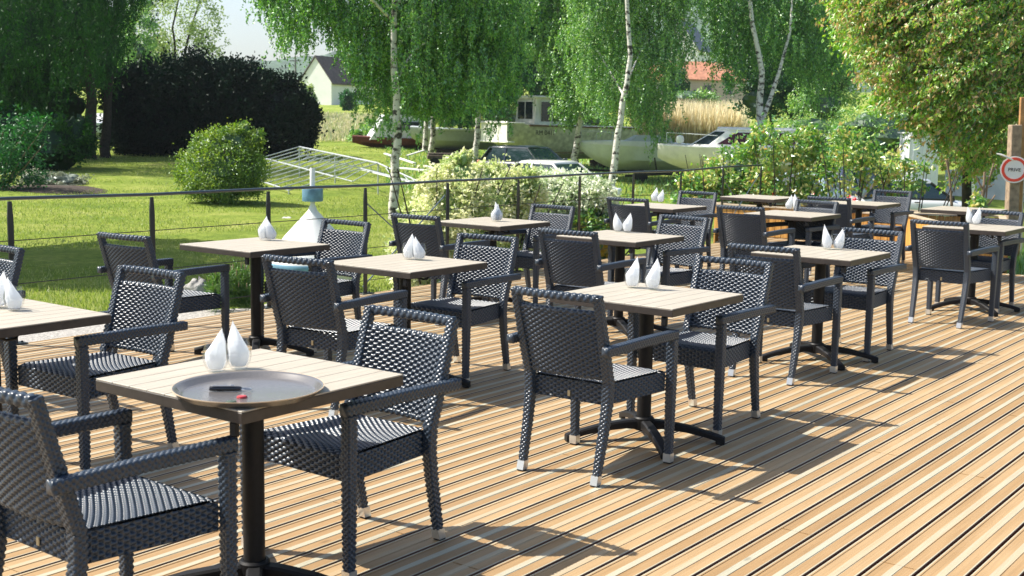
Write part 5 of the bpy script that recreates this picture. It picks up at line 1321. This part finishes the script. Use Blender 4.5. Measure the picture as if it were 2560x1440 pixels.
# cabin boat
b = boat_root(1826, 44, -.17, 177, 'cream cabin cruiser with dark red windows right of the speedboat')
m = MB(); m.loft(hull(5.2, 2.1, .95, .55, sheer=.12)); m.build('hull', mat('cream_hull', (.80, .76, .64), .5, noise=.1, nscale=4), b, smooth=35)
m = MB(); m.loft([[Vector((p.x, p.y * 1.03, p.z + .015)) for p in (q[3], q[4], q[8], q[9])] for q in hull(5.2, 2.1, .95, .55, sheer=.12)]); m.build('gunwale', M_gelw, b)
lo = [(-2.3, -.9), (.95, -.8), (1.55, -.3), (1.55, .3), (.95, .8), (-2.3, .9)]; hi = [(-2.2, -.72), (.15, -.62), (.5, -.25), (.5, .25), (.15, .62), (-2.2, .72)]
def mixs(t, o=0): return [Vector((a[0] * (1 - t) + c_[0] * t, (a[1] * (1 - t) + c_[1] * t) * (1 + o), .97 + .62 * t)) for a, c_ in zip(lo, hi)]
m = MB(); m.loft([mixs(0), mixs(1)]); m.build('cabin', M_gel, b)
m = MB(); q = mixs(1); m.loft([[p + Vector((0, p.y * .08, .001)) for p in q], [p + Vector((0, p.y * .06, .05)) for p in q], [Vector((p.x * .9, p.y * .5, p.z + .10)) for p in q]]); m.build('cabin_roof', M_gelw, b, smooth=40)
for s_ in (-1, 1):
    def side(xf, t): 
        a = mixs(t); p0, p1 = (a[0], a[1]) if s_ < 0 else (a[5], a[4]); p = p0.lerp(p1, xf); return Vector((p.x, p.y + s_ * .012, p.z))
    m = MB(); m.add([side(.42, .18), side(.93, .18), side(.86, .86), side(.42, .86)], [(0, 1, 2, 3)]); m.add([side(.05, .18), side(.38, .18), side(.38, .86), side(.05, .86)], [(0, 1, 2, 3)]); m.build('side_window', M_maroon, b)
    m = MB(); a0 = mixs(.15); a1 = mixs(.88); i, j = (1, 2) if s_ < 0 else (4, 3); P4 = [a0[i].lerp(a0[j], .08), a0[i].lerp(a0[j], .95), a1[i].lerp(a1[j], .95), a1[i].lerp(a1[j], .08)]; m.add([p + Vector((.014, s_ * .012, .01)) for p in P4], [(0, 1, 2, 3)]); m.build('windscreen', M_dwin, b)
    m = MB(); m.tube([(2.3, 0, 1.1), (2.3, s_ * .1, 1.45), (1.4, s_ * .75, 1.42), (.6, s_ * .98, 1.38)], .013, 6); m.build('bow_rail', M_galv, b, smooth=True)
m = MB(); m.lathe([(0, -.16), (.12, -.12), (.15, 0), (.12, .12), (0, .16)], c=(1.85, .35, 1.22), n=14); m.build('white_fender_ball', M_gelw, b, smooth=True)
m = MB(); m.lathe([(0, -.28), (.09, -.24), (.1, 0), (.09, .24), (0, .28)], c=(.35, 1.12, .45), n=14); m.build('hanging_fender', M_gelw, b, smooth=True)
trailer(b, 5.2, 0, 0)
# timber wagon among the trunks
x = gpos(1120, 50); r = empty('handcart', (x, 50, terr(x, 50)), .1); tag(r, 'low weathered timber cart between the slim trunks and the barge', 'cart')
m = MB(); m.box((0, 0, .42), (1.7, .8, .16), bev=.02); m.box((0, 0, .55), (1.6, .7, .06)); m.build('bed', mat('old_timber', (.10, .075, .06), .9, noise=.4), r)
for sx in (-.55, .55):
    for sy in (-.4, .4):
        m = MB(); m.lathe([(0, -.04), (.2, -.04), (.2, .04), (0, .04)], n=14); Mx = Matrix.Rotation(R(90), 3, 'X'); m.v = [tuple(Mx @ Vector(v) + Vector((sx, sy, .2))) for v in m.v]; m.build('wheel', M_tyre, r)

# ------------------------------------------------------------------ houses
def house(px, Y, head, L, W, wall, rise, wm, rm, label, zb, wins=(), over=.3, ext=None):
    x = gpos(px, Y); r = empty('house', (x, Y, zb), R(head)); tag(r, label, 'house', 'houses in the distance')
    hl, hw = L / 2, W / 2; m = MB()
    m.add([(-hl, -hw, -1), (hl, -hw, -1), (hl, hw, -1), (-hl, hw, -1), (-hl, -hw, wall), (hl, -hw, wall), (hl, hw, wall), (-hl, hw, wall), (-hl, 0, wall + rise), (hl, 0, wall + rise)],
          [(0, 1, 5, 4), (2, 3, 7, 6), (1, 2, 6, 9, 5), (3, 0, 4, 8, 7), (4, 5, 9, 8), (6, 7, 8, 9)]); m.build('walls', wm, r)
    m = MB(); k = over * rise / hw
    for s_ in (-1, 1):
        a = Vector((-hl - .15, s_ * (hw + over), wall - k + .06)); b_ = Vector((hl + .15, s_ * (hw + over), wall - k + .06)); c_ = Vector((hl + .15, 0, wall + rise + .08)); d = Vector((-hl - .15, 0, wall + rise + .08))
        n_ = Vector((0, 0, .16)); m.add([a, b_, c_, d, a + n_, b_ + n_, c_ + n_, d + n_], [(0, 1, 2, 3)[::-1], (4, 5, 6, 7), (0, 1, 5, 4), (1, 2, 6, 5), (2, 3, 7, 6), (3, 0, 4, 7)])
    rf = m.build('roof', rm, r)
    m = MB(); m.box((hl * .5, 0, wall + rise + .3), (.5, .5, 1.0)); m.build('chimney', mat('chimney_brick', (.3, .16, .1), .9), rf)
    for (fx, side, z, w, h_) in wins:
        m = MB(); y = side * (hw + .02)
        if side in (-1, 1): m.box((fx, y, z), (w, .05, h_))
        else: m.box(((hl + .02) * (1 if side > 0 else -1), fx, z), (.05, w, h_))
        f = m.build('window', M_dwin, r)
    return r
M_wallw = mat('white_render', (.80, .80, .78), .8, noise=.05, nscale=1); M_slate = mat('brown_tiles', (.10, .075, .07), .8, noise=.3, nscale=3); M_slate2 = mat('blue_slate', (.11, .13, .17), .6, noise=.2, nscale=3)
M_tile = mat('red_roof_tiles', (.50, .22, .13), .8, noise=.3, nscale=2.5); M_wallp = mat('pink_render', (.55, .42, .36), .85, noise=.1)
zb = at(820, 262, 150).z
house(845, 153, 62, 9, 4.7, 2.7, 2.9, M_wallw, M_slate, 'white gable house with steep brown roof left of the big birch', zb, wins=((1.0, -1, 1.4, .8, 1.0),))
house(1705, 210, 250, 12, 6.5, 4.2, 4.6, M_wallw, M_slate2, 'white house with grey slate roof glimpsed high between the birches', at(1700, 190, 210).z, wins=((1.5, 1, 2.2, .9, 1.3), (-1, -2, 2.5, .9, 1.2), (-3, 1, 2.2, .9, 1.3)))
house(1740, 165, 195, 11, 6, 2.6, 2.2, M_wallp, M_tile, 'pink walled house with red tile roof above the reeds', at(1740, 250, 165).z, wins=((-3, 1, 1.3, 1, 1.1), (0, 1, 1.3, 1, 1.1), (3, 1, 1.3, 1, 1.1)))
house(1610, 160, 190, 8, 5, 2.4, 1.8, mat('grey_render', (.45, .42, .42), .85), M_tile, 'low house half hidden behind the leaning birch', at(1620, 250, 160).z, wins=((1, 1, 1.2, 1, 1), (-2, 1, 1.2, 1, 1)))
m = MB(); p = at(739, 215, 110); m.tube([(0, 0, -2.5), (0, 0, at(739, 140, 110).z - p.z)], [.11, .08], 8); m.beam((-.5, 0, 2.2), (.5, 0, 2.2), .08, .08); tag(m.build('utility_pole', mat('grey_pole', (.2, .2, .2), .8), loc=p), 'slim grey utility pole against the hazy hills', 'pole')

# right side: shed door, wall, post, sign
p = at(2310, 445, 44); r = empty('white_shed', (p.x, 44, -1.9), R(8)); tag(r, 'tall ribbed white sheet metal shed behind the silver hatchback', 'shed')
hh = at(2310, 335, 44).z + 1.9; m = MB(); m.box((0, .5, hh / 2), (1.05, 1.0, hh)); 
for i in range(6): m.box((-.45 + i * .18, -.012, hh / 2), (.05, .03, hh - .02))
m.build('walls', mat('white_sheet', (.80, .82, .84), .5), r); m = MB(); m.box((0, .5, hh + .03), (1.2, 1.2, .05)); m.build('roof', M_gelw, r)
p = at(2271, 445, 40); m = MB(); m.box((0, 0, 1.55), (.09, .09, 3.1), bev=.01); m.box((0, 0, 3.15), (.14, .14, .08), bev=.02); tag(m.build('gate_post', M_gelw, loc=(p.x, 40, at(2271, 340, 40).z - 3.15)), 'slim white gate post left of the ribbed white shed', 'post')
a = at(2370, 425, 48); b2 = at(2620, 415, 46); m = MB(); m.beam((a.x, 48, a.z - 1.2), (b2.x, 46, b2.z - 1.2), .2, 2.4, bev=.01); w_ = m.build('boundary_wall', mat('pale_wall', (.55, .58, .62), .85, noise=.12, nscale=2)); tag(w_, 'pale rendered wall at far right behind the pruned stems', 'wall')
p = at(2428, 500, 42); m = MB(); m.box((0, 0, 1.2), (.14, .14, 2.4), bev=.01); tag(m.build('gate_post', M_gelw, loc=(p.x, 42, -1.75)), 'white post in front of the pale wall, right of the dark trunk', 'post')
p = at(2228, 415, 46); r = empty('wire_fence', (p.x, 46, -1.9)); tag(r, 'rusty slatted fence left of the white gate post', 'fence')
m = MB(); zt = at(2228, 414, 46).z + 1.9
for i in range(9): m.box((-.5 + i * .13, 0, zt / 2), (.09, .02, zt - .05))
m.build('slats', mat('rust_slats', (.22, .09, .05), .8), r); m = MB(); m.box((0, -.03, zt), (1.3, .06, .06)); m.build('top_rail', M_gelw, r)
Yp = 16.4
r = empty('sign_post', at(2527, 540, Yp)); r.location.z = -.4; ol = Vector(r.location); tag(r, 'thick weathered timber post carrying the round sign at the right edge', 'post')
m = MB(); m.beam(at(2524, 640, Yp) - ol, at(2538, 312, Yp) - ol, .14, .14, up=(0, 1, 0), bev=.008); m.build('post', mat('weathered_timber', (.30, .22, .15), .8, noise=.35, nscale=14), r)
m = MB(); m.beam(at(2540, 640, Yp + .11) - ol, at(2559, 243, Yp + .11) - ol, .085, .05, up=(0, 1, 0), bev=.004); m.build('upright_board', mat('orange_timber', (.42, .22, .09), .7, noise=.25, nscale=10), r)
m = MB()
for px in (2552, 2562): m.tube([at(px, 640, Yp + .3) - ol, at(px + 6, 330, Yp + .3) - ol], .022, 8)
m.beam(at(2545, 485, Yp + .27) - ol, at(2570, 485, Yp + .27) - ol, .03, .03); m.build('pipe', mat('grey_pipe', (.42, .40, .34), .6), r)
Ys = Yp - .13; c = at(2536, 424, Ys); sr = .178
s = empty('round_sign', c); s.rotation_euler = (0, 0, R(-14)); tag(s, 'round white PRIVE sign with red ring nailed to the timber post', 'sign')
def disc(m, r1, r0, y, n=48, t=.003):
    V = []; F = []
    for k, (rr, yy) in enumerate(((r0, y), (r1, y), (r1, y + t), (r0, y + t))):
        for j in range(n): a = 2 * math.pi * j / n; V.append((rr * math.cos(a), yy, rr * math.sin(a)))
    for k in range(4):
        for j in range(n): F.append((k * n + j, k * n + (j + 1) % n, ((k + 1) % 4) * n + (j + 1) % n, ((k + 1) % 4) * n + j))
    m.add(V, F)
M_sw = mat('sign_white', (.82, .80, .76), .4)
m = MB(); disc(m, sr, .0, 0, t=.006); m.build('plate', M_sw, s)
m = MB(); disc(m, sr * .90, sr * .70, -.0035); m.build('red_ring', mat('sign_red', (.72, .06, .03), .4), s)
text_on('PRIVE', .066, mat('sign_black', (.03, .03, .03), .5), s, (0, -.003, -.004), (R(90), 0, 0), 'lettering')
m = MB(); p0 = at(2492, 384, Ys - .02) - c; p1 = at(2516, 392, Ys - .04) - c; p2 = at(2532, 400, Ys - .02) - c
m.tube([p0, p0.lerp(p1, .5) + Vector((0, 0, .004)), p1, p2], [.008, .014, .012, .012], 7); tp = m.build('tape_strip', M_sw, None, loc=c, smooth=True); tag(tp, 'white strip of tape sticking out over the round sign', 'tape')
# grass strip right of the deck end
pts = [(rng.uniform(5.5, 9), rng.uniform(13.4, 17.5)) for _ in range(6000)]; P3 = []
V, F, Rn = leaf_geo(np.array([(a, b_, -.28) for a, b_ in pts]), np.full(len(pts), .3), np.full(len(pts), .02), rng.normal(size=(len(pts), 3)) * .4 + np.array([0, 0, 1]), rng.random(len(pts)), fold=0)
o = fast_mesh('long_grass', V, F, L_birch2, rnd=Rn); tag(o, 'long grass growing beyond the right end of the deck', 'grass', kind='stuff')

# ------------------------------------------------------------------ far hills and haze
def hills():
    xs = np.linspace(-900, 1000, 300); ys = np.linspace(425, 1900, 90); X, Y = np.meshgrid(xs, ys); px = 1280 + F_PX * X / Y
    crest = np.interp(px, [-600, 300, 560, 640, 700, 800, 900, 1200, 1500, 1700, 2000, 3000], [150, 150, 152, 162, 160, 150, 130, 60, -20, -60, -80, -100])
    hor = 304 + (px - 1280) * .017
    hz = CAM_H + (hor - crest) * 1300 / F_PX
    prof = np.clip((Y - 425) / 875, 0, 1) ** .9
    rr = np.random.default_rng(11)
    Z = 10 + (hz - 10) * prof * np.where(Y > 1300, 1 - (Y - 1300) / 2500, 1)
    bump = 0
    for f, a in ((.02, 2.5), (.06, 2.2), (.16, 1.8), (.4, 1.4)):
        p1, p2 = rr.uniform(0, 6, 2); bump = bump + a * np.sin(X * f + p1 + 2 * np.sin(Y * f * .7)) * np.cos(Y * f * .9 + p2)
    Z = Z + bump * prof + rr.normal(size=Z.shape) * 1.0 * prof
    V = np.stack([X, Y, Z], -1).reshape(-1, 3); idx = np.arange(len(V)).reshape(X.shape)
    F = np.stack([idx[:-1, :-1], idx[:-1, 1:], idx[1:, 1:], idx[1:, :-1]], -1).reshape(-1, 4)
    tag(fast_mesh('hills', V, F, mat('wooded_hillside', (.05, .10, .05), .95, noise=.55, nscale=.05, bump=1, bscale=.3), smooth=False), kind='structure')
hills()
hz = MB(); hz.box((0, 990, 110), (2600, 2040, 340))
hm = bpy.data.materials.new('haze_air'); hm.use_nodes = True; nt = hm.node_tree; nt.nodes.clear()
o_ = nt.nodes.new('ShaderNodeOutputMaterial'); v_ = nt.nodes.new('ShaderNodeVolumePrincipled'); v_.inputs['Color'].default_value = (.80, .90, 1, 1); v_.inputs['Density'].default_value = .00022; v_.inputs['Anisotropy'].default_value = .2
nt.links.new(v_.outputs[0], o_.inputs['Volume'])
if True:
    tag(hz.build('haze', hm), kind='stuff')
